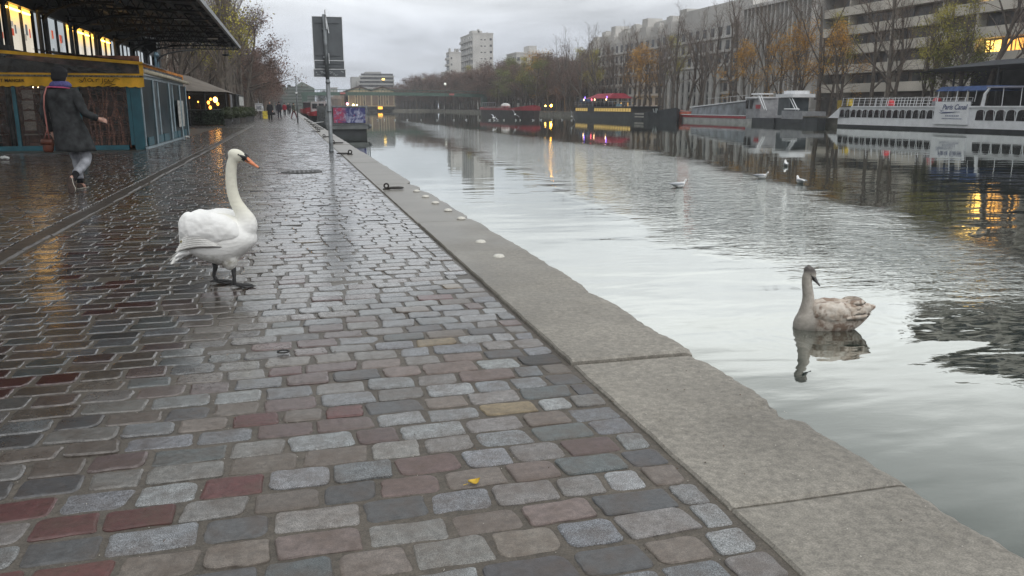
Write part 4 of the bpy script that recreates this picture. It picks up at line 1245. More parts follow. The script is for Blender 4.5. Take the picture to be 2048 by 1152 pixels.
for i, y in enumerate(ys):
    col = MB()
    for dx in (0, .3): col.tube([(HX + .08 + dx * .3, y - .12 + dx, 0), (HX + .08 + dx * .3, y - .12 + dx, 4.7)], .075, 8)
    col.ell((HX + .12, y, 4.5), (.22, .28, .14), 8, 6); col.bb((HX - .1, y - .22, 2.75), (HX + .3, y + .22, 3.05))
    col.build('column', M_bluei if i == 7 else M_dark, hall, False)
    br = MB(); pts = []
    for k in range(9):
        a = R(90 * k / 8); pts.append((HX + .2 + 2.3 * (1 - math.cos(a)), y, 4.1 + .75 * math.sin(a)))
    br.tube(pts, .05, 6)
    for k in range(1, 8): br.bar(pts[k], (HX + .1 if k < 4 else pts[k][0], y, pts[k][2] if k < 4 else 4.85), .04)
    br.build('bracket', M_dark, hall)
X0, X1 = HX - .1, -2.82
def zroof(x): return 5.42 - (x - X0) / (X1 - X0) * .50
y = 12.0
while y < 55.9:
    tr = MB()
    zt0, zt1 = zroof(X0) - .05, zroof(X1) - .05
    tr.bar((X0, y, zt0), (X1 + .05, y, zt1), .08, .06)
    tr.bar((X0, y, zt0 - .62), (X1, y, zt1 - .10), .07, .06)
    n = 15
    for k in range(n):
        xa, xb = X0 + (X1 - X0) * k / n, X0 + (X1 - X0) * (k + 1) / n
        ta, tb = k / n, (k + 1) / n
        za, zb = zroof(xa) - .05, zroof(xb) - .05
        la, lb = za - .62 + .52 * ta, zb - .62 + .52 * tb
        tr.bar((xa, y, za), ((xa + xb) / 2, y, (la + lb) / 2), .035); tr.bar(((xa + xb) / 2, y, (la + lb) / 2), (xb, y, zb), .035)
    tr.build('truss', M_dark, hall)
    y += 3.12
for x in (-7.2, -6.1, -5.0, -3.95, -3.1):
    mb = MB(); z = zroof(x) - .03; mb.bb((x - .05, 10, z - .14), (x + .05, 55.7, z - .02))
    mb.build('purlin', M_dark, hall)
for i in range(15):
    y0 = 10.5 + i * 3.0 + .005; y1 = y0 + 2.99
    mb = MB()
    mb.add([(X0, y0, zroof(X0)), (X1, y0, zroof(X1)), (X1, y1, zroof(X1)), (X0, y1, zroof(X0)), (X0, y0, zroof(X0) + .04), (X1, y0, zroof(X1) + .04), (X1, y1, zroof(X1) + .04), (X0, y1, zroof(X0) + .04)],
           [(0, 3, 2, 1), (4, 5, 6, 7), (0, 1, 5, 4), (1, 2, 6, 5), (2, 3, 7, 6), (3, 0, 4, 7)])
    for k in range(1, 10): mb.bb((X0, y0 + k * .3 - .012, zroof(X1) - .02), (X1, y0 + k * .3 + .012, zroof(X1) + .0)) if False else None
    mb.build('roof_sheet', M_roofu, hall)
mb = MB(); mb.bb((X1, 10, zroof(X1) - .12), (X1 + .12, 55.75, zroof(X1) + .06)); mb.build('gutter', M_gut, hall)
mb = MB(); mb.bb((X0, 55.5, 4.55), (HX + .6, 55.6, 5.3)); mb.build('end_fascia', M_dark, hall)
for i, (x, y) in enumerate(((-4.3, 37), (-3.9, 47))):
    mb = MB(); mb.bb((x, y, 4.72), (x + .5, y + .09, 4.80)); mb.build('light_fitting', M_edge, hall)
mb = MB(); mb.tube([(-3.6, 55.55, 4.9), (-3.6, 55.55, 4.45)], .015, 5); mb.ell((-3.6, 55.55, 4.42), (.25, .25, .08), 12, 6); mb.build('hanging_lamp', M_dark, hall)

# ================================================================ terrace tent with yellow awning, clear sheets and teal frames
M_yel = mk('yellow_awning_canvas', (.74, .40, .03), .8, .18, 3, .3, 12)
M_org = mk('orange_awning_canvas', (.66, .25, .04), .8, .18, 3)
M_teal = mk('teal_painted_panel', (.02, .10, .13), .45, .18, 2.5, .1, 10)
M_pale = mk('pale_frame_edge', (.30, .38, .42), .45, .15, 5)
def clear_sheet(name, col=(.6, .6, .58), a=.9, rough=.12):
    m = bpy.data.materials.new(name); m.use_nodes = True
    t = m.node_tree; t.nodes.clear(); o = t.nodes.new('ShaderNodeOutputMaterial')
    tr = t.nodes.new('ShaderNodeBsdfTransparent'); tr.inputs[0].default_value = (a, a, a, 1)
    gl = t.nodes.new('ShaderNodeBsdfGlossy'); gl.inputs['Roughness'].default_value = rough; gl.inputs[0].default_value = (*col, 1)
    f = t.nodes.new('ShaderNodeFresnel'); f.inputs[0].default_value = 1.45
    tcn = t.nodes.new('ShaderNodeTexCoord'); n = nnoise(t, tcn.outputs['Object'], 3, 3, .6, 1)
    bp = t.nodes.new('ShaderNodeBump'); bp.inputs['Distance'].default_value = .05; bp.inputs['Strength'].default_value = .5
    t.links.new(n, bp.inputs['Height']); t.links.new(bp.outputs[0], gl.inputs['Normal'])
    mx = t.nodes.new('ShaderNodeMixShader'); t.links.new(f.outputs[0], mx.inputs[0])
    t.links.new(tr.outputs[0], mx.inputs[1]); t.links.new(gl.outputs[0], mx.inputs[2]); t.links.new(mx.outputs[0], o.inputs[0])
    return m
M_clear = clear_sheet('clear_plastic_sheet')
M_clear2 = clear_sheet('smoky_plastic_sheet', (.5, .5, .5), .35)
YF = 26.9
tent = empty('terrace_tent', (-6.2, YF, 0), label='terrace tent with yellow scalloped awning over clear plastic sheets', cat='awning')
mb = MB(); mb.bb((-9.2, YF - .04, 0), (-4.7, YF + .06, .14)); mb.build('base_rail', M_teal, tent)
for x in (-9.1, -7.62, -5.95, -4.58):
    mb = MB(); mb.bb((x - .05, YF - .03, .14), (x + .05, YF + .05, 2.05)); mb.build('post', M_teal, tent)
for xa, xb in ((-9.05, -7.67), (-7.57, -6.0), (-5.9, -4.63)):
    mb = MB(); mb.bb((xa, YF - .002, .14), (xb, YF + .002, 1.95)); mb.build('clear_sheet', M_clear, tent)
# valance with scalloped edge
def ztop(x): return 2.56 + (-4.12 - x) * .075
mb = MB(); n = 60; vs = []; fs = []
for i in range(n + 1):
    x = -9.1 + (5.0) * i / n; s_ = abs(math.sin(i * 1.05)) * .035; wob = .012 * math.sin(i * .7)
    zt = 2.115 - .004 * (x + 4.1); vs += [(x, YF - .09 + wob * .4, zt), (x, YF - .10 + wob, 1.86 - s_ + .01 * math.sin(i * .3))]
for i in range(n): fs.append((i * 2, i * 2 + 1, i * 2 + 3, i * 2 + 2))
b = len(vs); vs += [(x, y + .006, z) for x, y, z in vs]; fs += [tuple(q + b for q in f[::-1]) for f in fs]
mb.add(vs, fs); va = mb.build('valance', M_yel, tent)
mb = MB(); mb.bb((-9.1, YF - .11, 2.11), (-4.1, YF - .075, 2.165)); mb.build('trim_rope', mk('grey_awning_trim', (.16, .14, .10), .8, .6, 25), va)
mb = MB(); mb.bb((-9.1, YF - .10, 2.165), (-4.1, YF - .07, 2.215)); mb.build('lower_band', M_yel, va)
# end cheek of the awning: yellow border with clear infill, roof sloping to the quay
mb = MB()
vs = []
def cheek(mb, xa, xb, za0, za1, zb0, zb1, y=YF - .06, th=.03):
    vs = [(xa, y, za0), (xb, y, zb0), (xb, y, zb1), (xa, y, za1)]; vs += [(x, yy + th, z) for x, yy, z in vs]
    mb.add(vs, [(0, 1, 2, 3), (7, 6, 5, 4), (0, 4, 5, 1), (1, 5, 6, 2), (2, 6, 7, 3), (3, 7, 4, 0)])
cheek(mb, -9.1, -4.1, ztop(-9.1) - .09, ztop(-9.1), 2.47, 2.56); cheek(mb, -4.21, -4.1, 2.21, 2.5, 2.21, 2.5)
ck = mb.build('awning_border', M_yel, tent)
mb = MB(); cheek(mb, -9.1, -4.21, 2.22, ztop(-9.1) - .1, 2.22, 2.47, th=.004); mb.build('clear_infill', M_clear, tent)
mb = MB(); mb.add([(-9.1, YF + .02, 2.50), (-7.9, YF + .02, 2.66), (-4.5, YF + .02, 2.24), (-9.1, YF + .02, 2.24), (-9.1, YF + .05, 2.50), (-7.9, YF + .05, 2.66), (-4.5, YF + .05, 2.24), (-9.1, YF + .05, 2.24)], [(0, 1, 2, 3), (7, 6, 5, 4), (0, 4, 5, 1), (1, 5, 6, 2), (2, 6, 7, 3), (3, 7, 4, 0)])
mb.build('folded_canvas', mk('dark_folded_canvas', (.06, .05, .04), .9, .4, 5), tent)
# awning roof along the terrace
mb = MB(); mb.add([(-7.0, YF, 2.9), (-4.15, YF, 2.56), (-4.15, 33, 2.56), (-7.0, 33, 2.9), (-7.0, YF, 2.87), (-4.15, YF, 2.53), (-4.15, 33, 2.53), (-7, 33, 2.87)], [(0, 1, 2, 3), (7, 6, 5, 4), (1, 5, 6, 2), (0, 4, 5, 1)])
mb.build('awning_roof', M_clear, tent)
# hand lettering on the valance
def letters(strokes, x0, z0, sx, sz, y, r, name, mat, parent):
    mb = MB()
    for st in strokes: 
        q = smooth_path([(a, b_, 0) for a, b_ in st], 5) if len(st) > 2 else [Vector((*p, 0)) for p in st]
        mb.tube([(x0 + p[0] * sx, y, z0 + p[1] * sz) for p in q], r, 5, sq=.5)
    return mb.build(name, mat, parent, True)
M_ink = mk('black_awning_paint', (.02, .015, .01), .8)
S = [[(0, .55), (.12, .35), (.2, .15), (.1, .0), (.0, .1)],                                    # entry swash
     [(.2, .0), (.3, .5), (.38, .9), (.42, .4), (.45, .1)],
     [(.85, .55), (.65, .7), (.55, .35), (.68, .1), (.85, .5), (.86, .15), (.95, .1)],           # a
     [(1.1, .65), (1.08, .3), (1.1, .1)], [(1.1, .4), (1.2, .65), (1.32, .62)],                  # r
     [(1.5, .8), (1.5, .3), (1.45, -.2), (1.35, -.35)],                                          # j
     [(1.8, .6), (1.65, .6), (1.62, .2), (1.78, .1), (1.9, .6), (1.9, .2), (2.1, .15), (2.3, .75), (2.6, .6)],
     [(1.55, -.55), (1.7, -.15), (1.95, -.12), (2.1, -.4), (1.9, -.62)], [(2.1, -.4), (2.3, -.35)]]
letters(S, -5.85, 1.96, .42, .15, YF - .118, .013, 'lettering', M_ink, va)
fc = bpy.data.curves.new('lettering', 'FONT'); fc.body = 'S ET MANGER'; fc.size = .125; fc.extrude = .002
fc.offset = .002
def text_mesh(fc_, mat_, parent_, loc_, rot_):
    tmp = bpy.data.objects.new('tmp', fc_); me = bpy.data.meshes.new_from_object(tmp); bpy.data.objects.remove(tmp)
    me.materials.clear(); me.materials.append(mat_)
    o_ = link('lettering', me, parent_); o_.rotation_euler = rot_; o_.location = Vector(loc_) - wloc(parent_); return o_
text_mesh(fc, M_ink, va, (-8.05, YF - .118, 1.955), (R(90), 0, 0))
for i, (x, z) in enumerate(((-7.72, 1.86), (-7.5, 1.87), (-7.2, 1.82), (-7.05, 1.82))):
    mb = MB(); mb.ell((x, YF + .35, z), (.02,) * 3, 6, 4); mb.build('string_light', mk('warm_bulb', (1, .8, .5), emit=(1, .7, .35), es=9), tent)

# stacked bistro chairs behind the sheets
M_rattan = mk('dark_rattan', (.17, .06, .035), .6, .4, 30, .5, 90)
M_weave = mk('grey_brown_woven_back', (.55, .45, .38), .7, .25, 40, .6, 130)
def chair_proto():
    c = empty('bistro_chair')
    mb = MB(); mb.box((0, 0, .45), (.40, .40, .03)); mb.build('seat', M_weave, c, local=True)
    mb = MB(); mb.box((0, .20, .70), (.30, .02, .25)); mb.build('backrest', M_weave, c, local=True)
    mb = MB(); mb.tube([(-.18, .2, .45), (-.19, .22, .82), (0, .23, .90), (.19, .22, .82), (.18, .2, .45)], .013, 6); mb.build('back_frame', M_rattan, c, local=True)
    for sx in (-1, 1):
        for sy in (-1, 1):
            mb = MB(); mb.tube([(sx * .17, sy * .17, .44), (sx * .21, sy * .21, 0)], .013, 5); mb.build('leg', M_rattan, c, local=True)
    mb = MB(); mb.ring((0, 0, .22), .2, .008, 'Z', 12, 4); mb.build('stretcher', M_rattan, c, local=True)
    return c
cp = chair_proto(); first = True
colx = [-8.85, -8.3, -7.35, -6.82, -6.3]
tier = ['bottom', 'second from the bottom', 'third from the bottom', 'fourth from the bottom', 'top']
for ci, x in enumerate(colx):
    for k in range(5):
        o = cp if first else copy_tree(cp); first = False
        o.location = (x + rnd.gauss(0, .015), YF + .42, .01 + k * .30); o.rotation_euler = (0, 0, R(180 + rnd.gauss(0, 4)))
        tag(o, 'rattan chair, %s, in the %s stack from the left' % (tier[k], ORD[ci]), 'chair', 'bistro chairs stacked behind clear plastic')
M_fold = mk('reddish_folding_wood', (.50, .2, .12), .55, .45, 18)
def fold_proto():
    c = empty('folding_chair')
    for sx in (-1, 1):
        mb = MB(); mb.bar((sx * .2, 0, 0), (sx * .2, .05, .95), .035); mb.build('leg', M_fold, c, local=True)
        mb = MB(); mb.bar((sx * .17, .12, 0), (sx * .17, -.04, .55), .03); mb.build('leg', M_fold, c, local=True)
    for k in range(3):
        mb = MB(); mb.bar((-.2, .045, .72 + k * .09), (.2, .045, .72 + k * .09), .05, .02); mb.build('slat', M_fold, c, local=True)
    for k in range(3):
        mb = MB(); mb.bar((-.17, -.02 + k * .03, .38 + k * .06), (.17, -.02 + k * .03, .38 + k * .06), .05, .02); mb.build('slat', M_fold, c, local=True)
    return c
fp = fold_proto(); first = True
for r in range(2):
    for i in range(6):
        o = fp if first else copy_tree(fp); first = False
        o.location = (-5.7 + i * .17, YF + .30 + rnd.uniform(0, .35), .02 + r * .9); o.rotation_euler = (R(rnd.gauss(0, 5)), R(rnd.gauss(0, 12)), R(60 + rnd.gauss(0, 25)))
        tag(o, 'folded wooden chair, %s from the left, %s row beside the teal kiosk' % (ORD[i], ('lower', 'upper')[r]), 'chair', 'folded wooden chairs beside the teal kiosk')
MB().bb((-9.3, YF + 1.3, 0), (-4.4, YF + 1.4, 2.8)).build('back_partition', mk('brown_terrace_partition', (.22, .10, .065), .8, .5, 3), tent)

# ---------------------------------------------------------------- teal kiosk with folding doors
ki = empty('kiosk', (-5.0, 32, 0), label='teal painted terrace kiosk with folding glazed doors under a roller awning', cat='kiosk')
XS = -4.25; Y0, Y1 = 26.86, 37.2
mb = MB(); mb.bb((-4.52, Y0, 0), (XS + .01, Y0 + .06, 2.16)); mb.build('end_panel', M_teal, ki)
mb = MB(); mb.bb((XS - .02, Y0, .0), (XS + .07, Y1, .08)); mb.build('threshold', M_pale, ki)
mb = MB(); mb.bb((XS - .04, Y0, 2.09), (XS + .05, Y1, 2.19)); mb.build('top_rail', M_pale, ki)
M_dglass = mk('dark_wet_glass', (.005, .024, .031), .3, .3, 2, spec=.2)
yy = [26.98, 28.5, 30.3, 32.1, 33.9, 35.1, 36.1, 37.1]
for i in range(len(yy) - 1):
    a, b = yy[i] + .03, yy[i + 1] - .03; off = .0 if i % 2 == 0 else .14
    xa, xb = XS + .0, XS + .0
    xa += .12 * (i % 2); xb += .12 * ((i + 1) % 2)
    mb = MB(); mb.add([(xa, a, .1), (xb, b, .1), (xb, b, 2.08), (xa, a, 2.08), (xa - .03, a, .1), (xb - .03, b, .1), (xb - .03, b, 2.08), (xa - .03, a, 2.08)], [(0, 1, 2, 3), (7, 6, 5, 4), (0, 4, 5, 1), (2, 6, 7, 3), (1, 5, 6, 2), (3, 7, 4, 0)])
    d = mb.build('door', M_dglass if i not in (5, 6) else M_dglass, ki)
    for q in (0.0, 1.0):
        x_ = xa + (xb - xa) * q; y_ = a + (b - a) * q
        mb = MB(); mb.tube([(x_ + .015, y_, .1), (x_ + .015, y_, 2.08)], .028, 6)
        mb.build('door_edge', M_pale, d)
    mb = MB(); mb.bb((min(xa, xb) + .06, a + .1, .1), (min(xa, xb) + .09, b - .1, .35)); mb.build('kick_panel', M_teal, d)
    if i in (4, 5):
        mb = MB(); mb.bb((max(xa, xb) + .02, a + .2, .5), (max(xa, xb) + .03, b - .2, 1.5)); mb.build('notice', mk('pale_notice', (.45, .45, .42), .6, .3, 8), d)
mb = MB(); mb.bb((-7.0, Y0 + .06, 2.12), (XS - .04, Y1, 2.16)); mb.build('roof', M_teal, ki)
mb = MB(); mb.bb((-7.0, Y1 - .06, 0), (XS - .06, Y1, 2.12)); mb.build('rear_panel', M_teal, ki)
ra = empty('roller_awning', (-4.2, 32, 2.3), label='rolled cream and orange awning along the top of the teal kiosk', cat='awning')
mb = MB(); mb.tube([(-4.12, 26.9, 2.30), (-4.05, 32, 2.27), (-4.08, 37.9, 2.23)], .07, 8); mb.build('roller', mk('cream_rolled_canvas', (.5, .45, .34), .8, .2, 6), ra, True)
mb = MB(); mb.bb((-4.3, 27.3, 2.47), (-4.26, 38.0, 2.56)); mb.bb((-4.3, 37.8, 2.2), (-4.26, 38.0, 2.47)); mb.build('border', M_org, ra)
mb = MB(); mb.bb((-4.29, 27.3, 2.3), (-4.28, 37.8, 2.47)); mb.build('clear_strip', M_clear2, ra)
MB().bb((-4.2, 26.9, 2.19), (-4.12, 37.9, 2.24)).build('support_rail', M_edge, ra)

# ================================================================ second café with brown tent roof
M_taupe = mk('taupe_tent_canvas', (.14, .12, .10), .85, .15, 1.2, .2, 6)
cf = empty('cafe_pavilion', (-6, 64, 0), label='café terrace under a taupe tent roof with amber lamps glowing inside', cat='café')
mb = MB()
mb.add([(-10.5, 56.8, 2.35), (-4.05, 61, 2.25), (-4.05, 72, 2.25), (-10.5, 72, 2.35), (-8.0, 62, 3.6), (-7.4, 70, 3.6), (-6.2, 57.5, 2.25)],
       [(0, 6, 4), (6, 1, 4), (1, 2, 5, 4), (2, 3, 5), (3, 0, 4, 5)])
mb.build('tent_roof', M_taupe, cf)
mb = MB(); mb.bb((-10, 57.5, 0), (-9.8, 72, 2.3)); mb.bb((-10, 71.8, 0), (-4.2, 72, 2.2)); mb.build('wall', M_dark, cf)
mb = MB()
for x, y in ((-6.3, 58), (-5.4, 59.2), (-4.2, 61.2), (-4.15, 64.5), (-4.15, 68), (-4.15, 71.8)): mb.tube([(x, y, 0), (x, y, 2.25)], .06, 6)
mb.build('posts', M_dark, cf)
mb = MB(); mb.bar((-6.6, 57.5, 1.05), (-4.15, 61.2, 1.05), .06); mb.bar((-4.15, 61.2, 1.05), (-4.15, 72, 1.05), .06); mb.build('rail', M_dark, cf)
mb = MB()
mb.add([(-6.3, 57.9, .1), (-4.2, 61.15, .1), (-4.2, 61.15, 2.2), (-6.3, 57.9, 2.2)], [(0, 1, 2, 3)]); mb.build('clear_sheet', M_clear, cf)
M_amber = mk('amber_lamp', (1, .5, .1), emit=(1, .36, .05), es=4); M_amber2 = mk('amber_lamp_bright', (1, .6, .2), emit=(1, .5, .12), es=7)
for i, (x, y, z, s_) in enumerate(((-7.6, 63, 1.95, .16), (-7.25, 63, 1.9, .13), (-6.9, 64, 1.9, .07), (-5.6, 64, 1.55, .1), (-5.5, 64, 1.2, .1), (-5.15, 64.5, 1.75, .16), (-5.0, 64.5, 1.45, .09), (-5.6, 66, 1.8, .08), (-6.4, 65, 1.6, .05))):
    mb = MB(); mb.ell((x, y, z), (s_, s_, s_ * 1.3), 8, 6); mb.build('lamp', M_amber2 if i in (0, 5) else M_amber, cf)
mb = MB()
for i in range(26):
    x, y = rnd.uniform(-9, -4.6), rnd.uniform(63, 70); mb.box((x, y, rnd.uniform(.5, 1.4)), (rnd.uniform(.1, .5), .3, rnd.uniform(.3, .9)))
mb.build('furniture_clutter', mk('shadowy_terrace_furniture', (.06, .03, .02), .7, .6, 3), cf, kind='stuff')
mb = MB(); mb.bb((-4.0, 62.2, .2), (-3.95, 64.2, 2.1)); mb.build('side_panel', mk('grey_menu_panel', (.14, .14, .15), .6, .3, 3), cf)
letters([[(0, .3), (.25, .4), (.1, .6), (0, .35), (.15, 0), (.4, .1)], [(.75, .5), (.55, .45), (.75, .25), (.5, 0)], [(1.1, .5), (.95, .25), (1.1, 0), (1.3, .25), (1.15, .5)]], -7.05, 2.52, .38, .3, 59.35, .022, 'lettering', M_ink, cf)
mb = MB()   # white drop blinds
for k, y in enumerate((73.0, 75.3, 77.6)):
    b_ = MB(); b_.bb((-3.95, y, 1.35), (-3.9, y + 1.4, 2.1)); b_.build('drop_blind', mk('white_blind', (.6, .6, .58), .7), cf)
MB().bb((-3.98, 72.2, 2.12), (-3.9, 80, 2.2)).build('blind_rail', M_dark, cf)
MB().bb((-9, 72.2, 0), (-4.1, 80, 2.3)).build('annexe', M_dark, cf)
# hedge, planters, boards
def leaf_cloud(mb, n, fn, s0, s1, rr=rnd):
    for _ in range(n):
        c = Vector(fn()); a = Vector((rr.gauss(0, 1), rr.gauss(0, 1), rr.gauss(0, 1))).normalized()
        b = a.orthogonal().normalized(); b = (Matrix.Rotation(rr.uniform(0, 6.28), 3, a) @ b); c2 = a.cross(b); s = rr.uniform(s0, s1)
        mb.add([c - b * s, c + c2 * s * .6, c + b * s, c - c2 * s * .6], [(0, 1, 2, 3)])
M_hedge = mk('dark_hedge_leaf', (.022, .04, .018), .6, .45, 1.4)
hg = empty('hedge', (-5.5, 59.5, 0), label='clipped dark green hedge in front of the café terrace', cat='hedge')
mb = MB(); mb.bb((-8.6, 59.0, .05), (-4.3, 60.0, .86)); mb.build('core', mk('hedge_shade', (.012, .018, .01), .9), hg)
mb = MB(); leaf_cloud(mb, 6000, lambda: (rnd.uniform(-8.7, -4.2), rnd.uniform(58.8, 60.2), rnd.uniform(0, 1) ** .6 * .98 + rnd.gauss(0, .03)), .03, .07); mb.build('leaves', M_hedge, hg, kind='stuff')
M_pot = mk('grey_planter', (.10, .10, .10), .7, .3, 4)
for i, (x, y) in enumerate(((-4.05, 59.6), (-3.75, 63.5), (-3.5, 67), (-3.3, 71.5), (-3.2, 76))):
    pl = empty('potted_shrub', (x, y, 0), label='round green shrub in a square planter beside the path, %s from the hedge' % ORD[i], cat='planter', group='potted shrubs along the café edge')
    mb = MB(); mb.loft([((x, y, 0), (.2, .2, 0), (-.2, .2, 0)), ((x, y, .45), (.27, .27, 0), (-.27, .27, 0))], 4); mb.build('pot', M_pot, pl)
    mb = MB(); mb.ell((x, y, .75), (.36, .36, .3), 8, 6)
    leaf_cloud(mb, 900, lambda: (lambda a, b, r: (x + r * math.cos(a) * math.cos(b), y + r * math.sin(a) * math.cos(b), .8 + r * .8 * math.sin(b)))(rnd.uniform(0, 6.28), rnd.uniform(-1.3, 1.5), rnd.uniform(.35, .58)), .03, .06)
    mb.build('foliage', mk('olive_shrub_leaf', (.04, .055, .02), .6, .4, 2), pl)
bd = empty('menu_board', (-2.95, 89, 0), label='white menu board on a thin stand at the left edge of the path', cat='sign')
mb = MB(); mb.box((-2.95, 89, 1.2), (.72, .04, .78)); mb.build('panel', mk('white_board', (.5, .5, .5), .5, .1, 8), bd)
mb = MB(); mb.box((-2.95, 88.975, 1.5), (.74, .01, .1)); mb.box((-2.95, 88.975, 1.15), (.5, .01, .4)); mb.build('print', mk('grey_print', (.22, .22, .24), .6, .5, 12), bd)
mb = MB(); mb.bar((-2.85, 89.02, 0), (-2.85, 89.02, .85), .05); mb.box((-2.85, 89, .02), (.5, .3, .04)); mb.build('stand', M_dark, bd)
ab = empty('sandwich_board', (-2.6, 92, 0), label='yellow folding board standing just behind the white menu board', cat='sign')
for sd in (-1, 1):
    mb = MB(); mb.box((-2.45, 92 + sd * .15, .4), (.5, .03, .82), rx=R(sd * 12)); mb.build('panel', mk('yellow_board', (.5, .38, .03), .6, .3, 5), ab)
bn = empty('litter_bin', (-2.1, 94, 0), label='grey litter bin behind the yellow board', cat='bin')
mb = MB(); mb.loft([((-1.95, 94, 0), (.25, 0, 0), (0, .25, 0)), ((-1.95, 94, .85), (.32, 0, 0), (0, .32, 0))], 12); mb.build('body', mk('pale_bin', (.2, .2, .19), .7), bn)
mb = MB(); mb.ring((-1.95, 94, .87), .32, .03, 'Z', 14, 5); mb.build('rim', M_edge, bn)
# ================================================================ trees
M_bark = mk('grey_brown_bark', (.12, .10, .082), .85, .3, 3, .4, 14)
M_twig = mk('brown_twig', (.17, .13, .105), .9, .25, 2)
M_twigr = mk('reddish_twig', (.10, .058, .05), .9, .25, 2)
M_lgold = mk('golden_leaf', (.50, .27, .04), .7, .35, .8)
M_lyel = mk('yellow_green_leaf', (.34, .30, .05), .7, .35, .8)
M_lbrn = mk('brown_leaf', (.17, .105, .08), .75, .35, .6)
M_lolv = mk('olive_leaf', (.16, .175, .045), .75, .35, .8)
M_ever = mk('evergreen_leaf', (.02, .028, .02), .7, .4, .8)

def gen_tree(seed, h, style, leaf=None, nleaf=0):
    """returns meshes trunk, twigs, foliage for a leafless or half-bare tree"""
    rr = random.Random(seed)
    tk, tw, tips = MB(), MB(), []
    up = {'up': .55, 'spread': .12, 'fan': .3}[style]
    def rv(): return Vector((rr.gauss(0, 1), rr.gauss(0, 1), rr.gauss(0, .6)))
    def grow(p, d, L, r, lev):
        n = (7, 4, 3, 2, 1)[lev]; pts = [p.copy()]; q = p.copy(); dd = d.copy()
        for i in range(n):
            dd = (dd + rv() * (.05, .13, .17, .2, .2)[lev] + Vector((0, 0, up * (.1, .3, .3, .2, .1)[lev]))).normalized()
            q = q + dd * (L / n); pts.append(q.copy())
        mb = tk if lev < 2 else tw
        r1 = r * (.35 if lev < 3 else .4)
        mb.tube(pts, [r + (r1 - r) * i / n for i in range(n + 1)], (7, 5, 3, 3, 3)[lev], cap=False)
        if lev >= 3: tips.append(pts[-1])
        if lev == 4: return
        m = {'up': (9, 6, 5, 3), 'spread': (10, 7, 6, 4), 'fan': (7, 7, 5, 3)}[style][lev]
        for k in range(m):
            lo = (.22 if style != 'spread' else .26) if lev == 0 else .18
            t = lo + (1 - lo) * (k + rr.random()) / m
            f = t * n; i = min(int(f), n - 1); b = pts[i].lerp(pts[i + 1], f - i)
            dloc = (pts[i + 1] - pts[i]).normalized()
            az = rr.uniform(0, 6.283); perp = dloc.orthogonal().normalized(); perp = Matrix.Rotation(az, 3, dloc) @ perp
            ang = {'up': (.45, .55, .6, .7), 'spread': (1.05, .8, .8, .8), 'fan': (.6, .65, .7, .8)}[style][lev] * rr.uniform(.7, 1.25)
            nd = (dloc * math.cos(ang) + perp * math.sin(ang)).normalized()
            fac = {'up': (.55, .5, .5, .5), 'spread': (.48, .55, .5, .5), 'fan': (.62, .5, .5, .5)}[style][lev]
            LL = L * fac * (1.15 - .6 * t) * rr.uniform(.75, 1.2)
            rb = max(.011, (r + (r1 - r) * t) * (.55, .5, .5, .6)[lev])
            if lev >= 2: rb = min(rb, .022 if lev == 2 else .014)
            grow(b, nd, LL, rb, lev + 1)
    grow(Vector((0, 0, -.05)), Vector((rr.gauss(0, .02), rr.gauss(0, .02), 1)).normalized(), h * .86, h * .017 + .05, 0)
    tk.tube([(0, 0, -.05), (0, 0, .3)], [h * .017 + .14, h * .017 + .05], 8, cap=False)
    mt = tk.mesh('trunk', M_bark, True); mw = tw.mesh('twigs', M_twig)
    ml = None
    if leaf:
        lf_ = MB()
        cl = [rr.choice(tips) for _ in range(max(3, nleaf // 90))]
        for _ in range(nleaf):
            c = rr.choice(cl) if rr.random() < .75 else rr.choice(tips)
            p = c + Vector((rr.gauss(0, .5), rr.gauss(0, .5), rr.gauss(0, .42)))
            leaf_cloud(lf_, 1, lambda: p, .06, .13, rr)
        ml = lf_.mesh('foliage', leaf)
    return mt, mw, ml
PRO = {}
for k, (st, leaf, nl, seeds, h) in dict(bare=('up', None, 0, (11, 12, 13), 15), fan=('fan', None, 0, (21, 22), 14), gold=('fan', M_lgold, 1900, (31, 32), 12),
        yell=('up', M_lyel, 2200, (41,), 13), brown=('spread', M_lbrn, 6500, (51, 52, 53), 12), olive=('spread', M_lolv, 5200, (61,), 11), ever=('spread', M_ever, 9000, (71,), 8)).items():
    PRO[k] = [(gen_tree(s_, h, st, leaf, nl), h) for s_ in seeds]
M_red_t = M_twigr
TREES = []
def tree(kind, x, y, h, z=0.0, w=1.0, lab=None, grp=None, lean=0):
    (mt, mw, ml), h0 = rnd.choice(PRO[kind])
    if ml is not None and kind == 'brown' and rnd.random() < .5: pass
    s_ = h / h0
    t = empty('tree', (x, y, z), rnd.uniform(0, 6.28), cat='tree', group=grp, label=lab)
    t.scale = (s_ * w, s_ * w, s_)
    link('trunk', mt, t)
    link('crown', mw, t)
    if ml: link('foliage', ml, t)
    TREES.append(t)
    return t

DESC = {'bare': 'bare upright tree', 'fan': 'bare forking tree', 'gold': 'golden-leaved tree', 'yell': 'thin yellow tree', 'brown': 'dense reddish-brown tree', 'olive': 'olive green tree', 'ever': 'dark evergreen tree'}
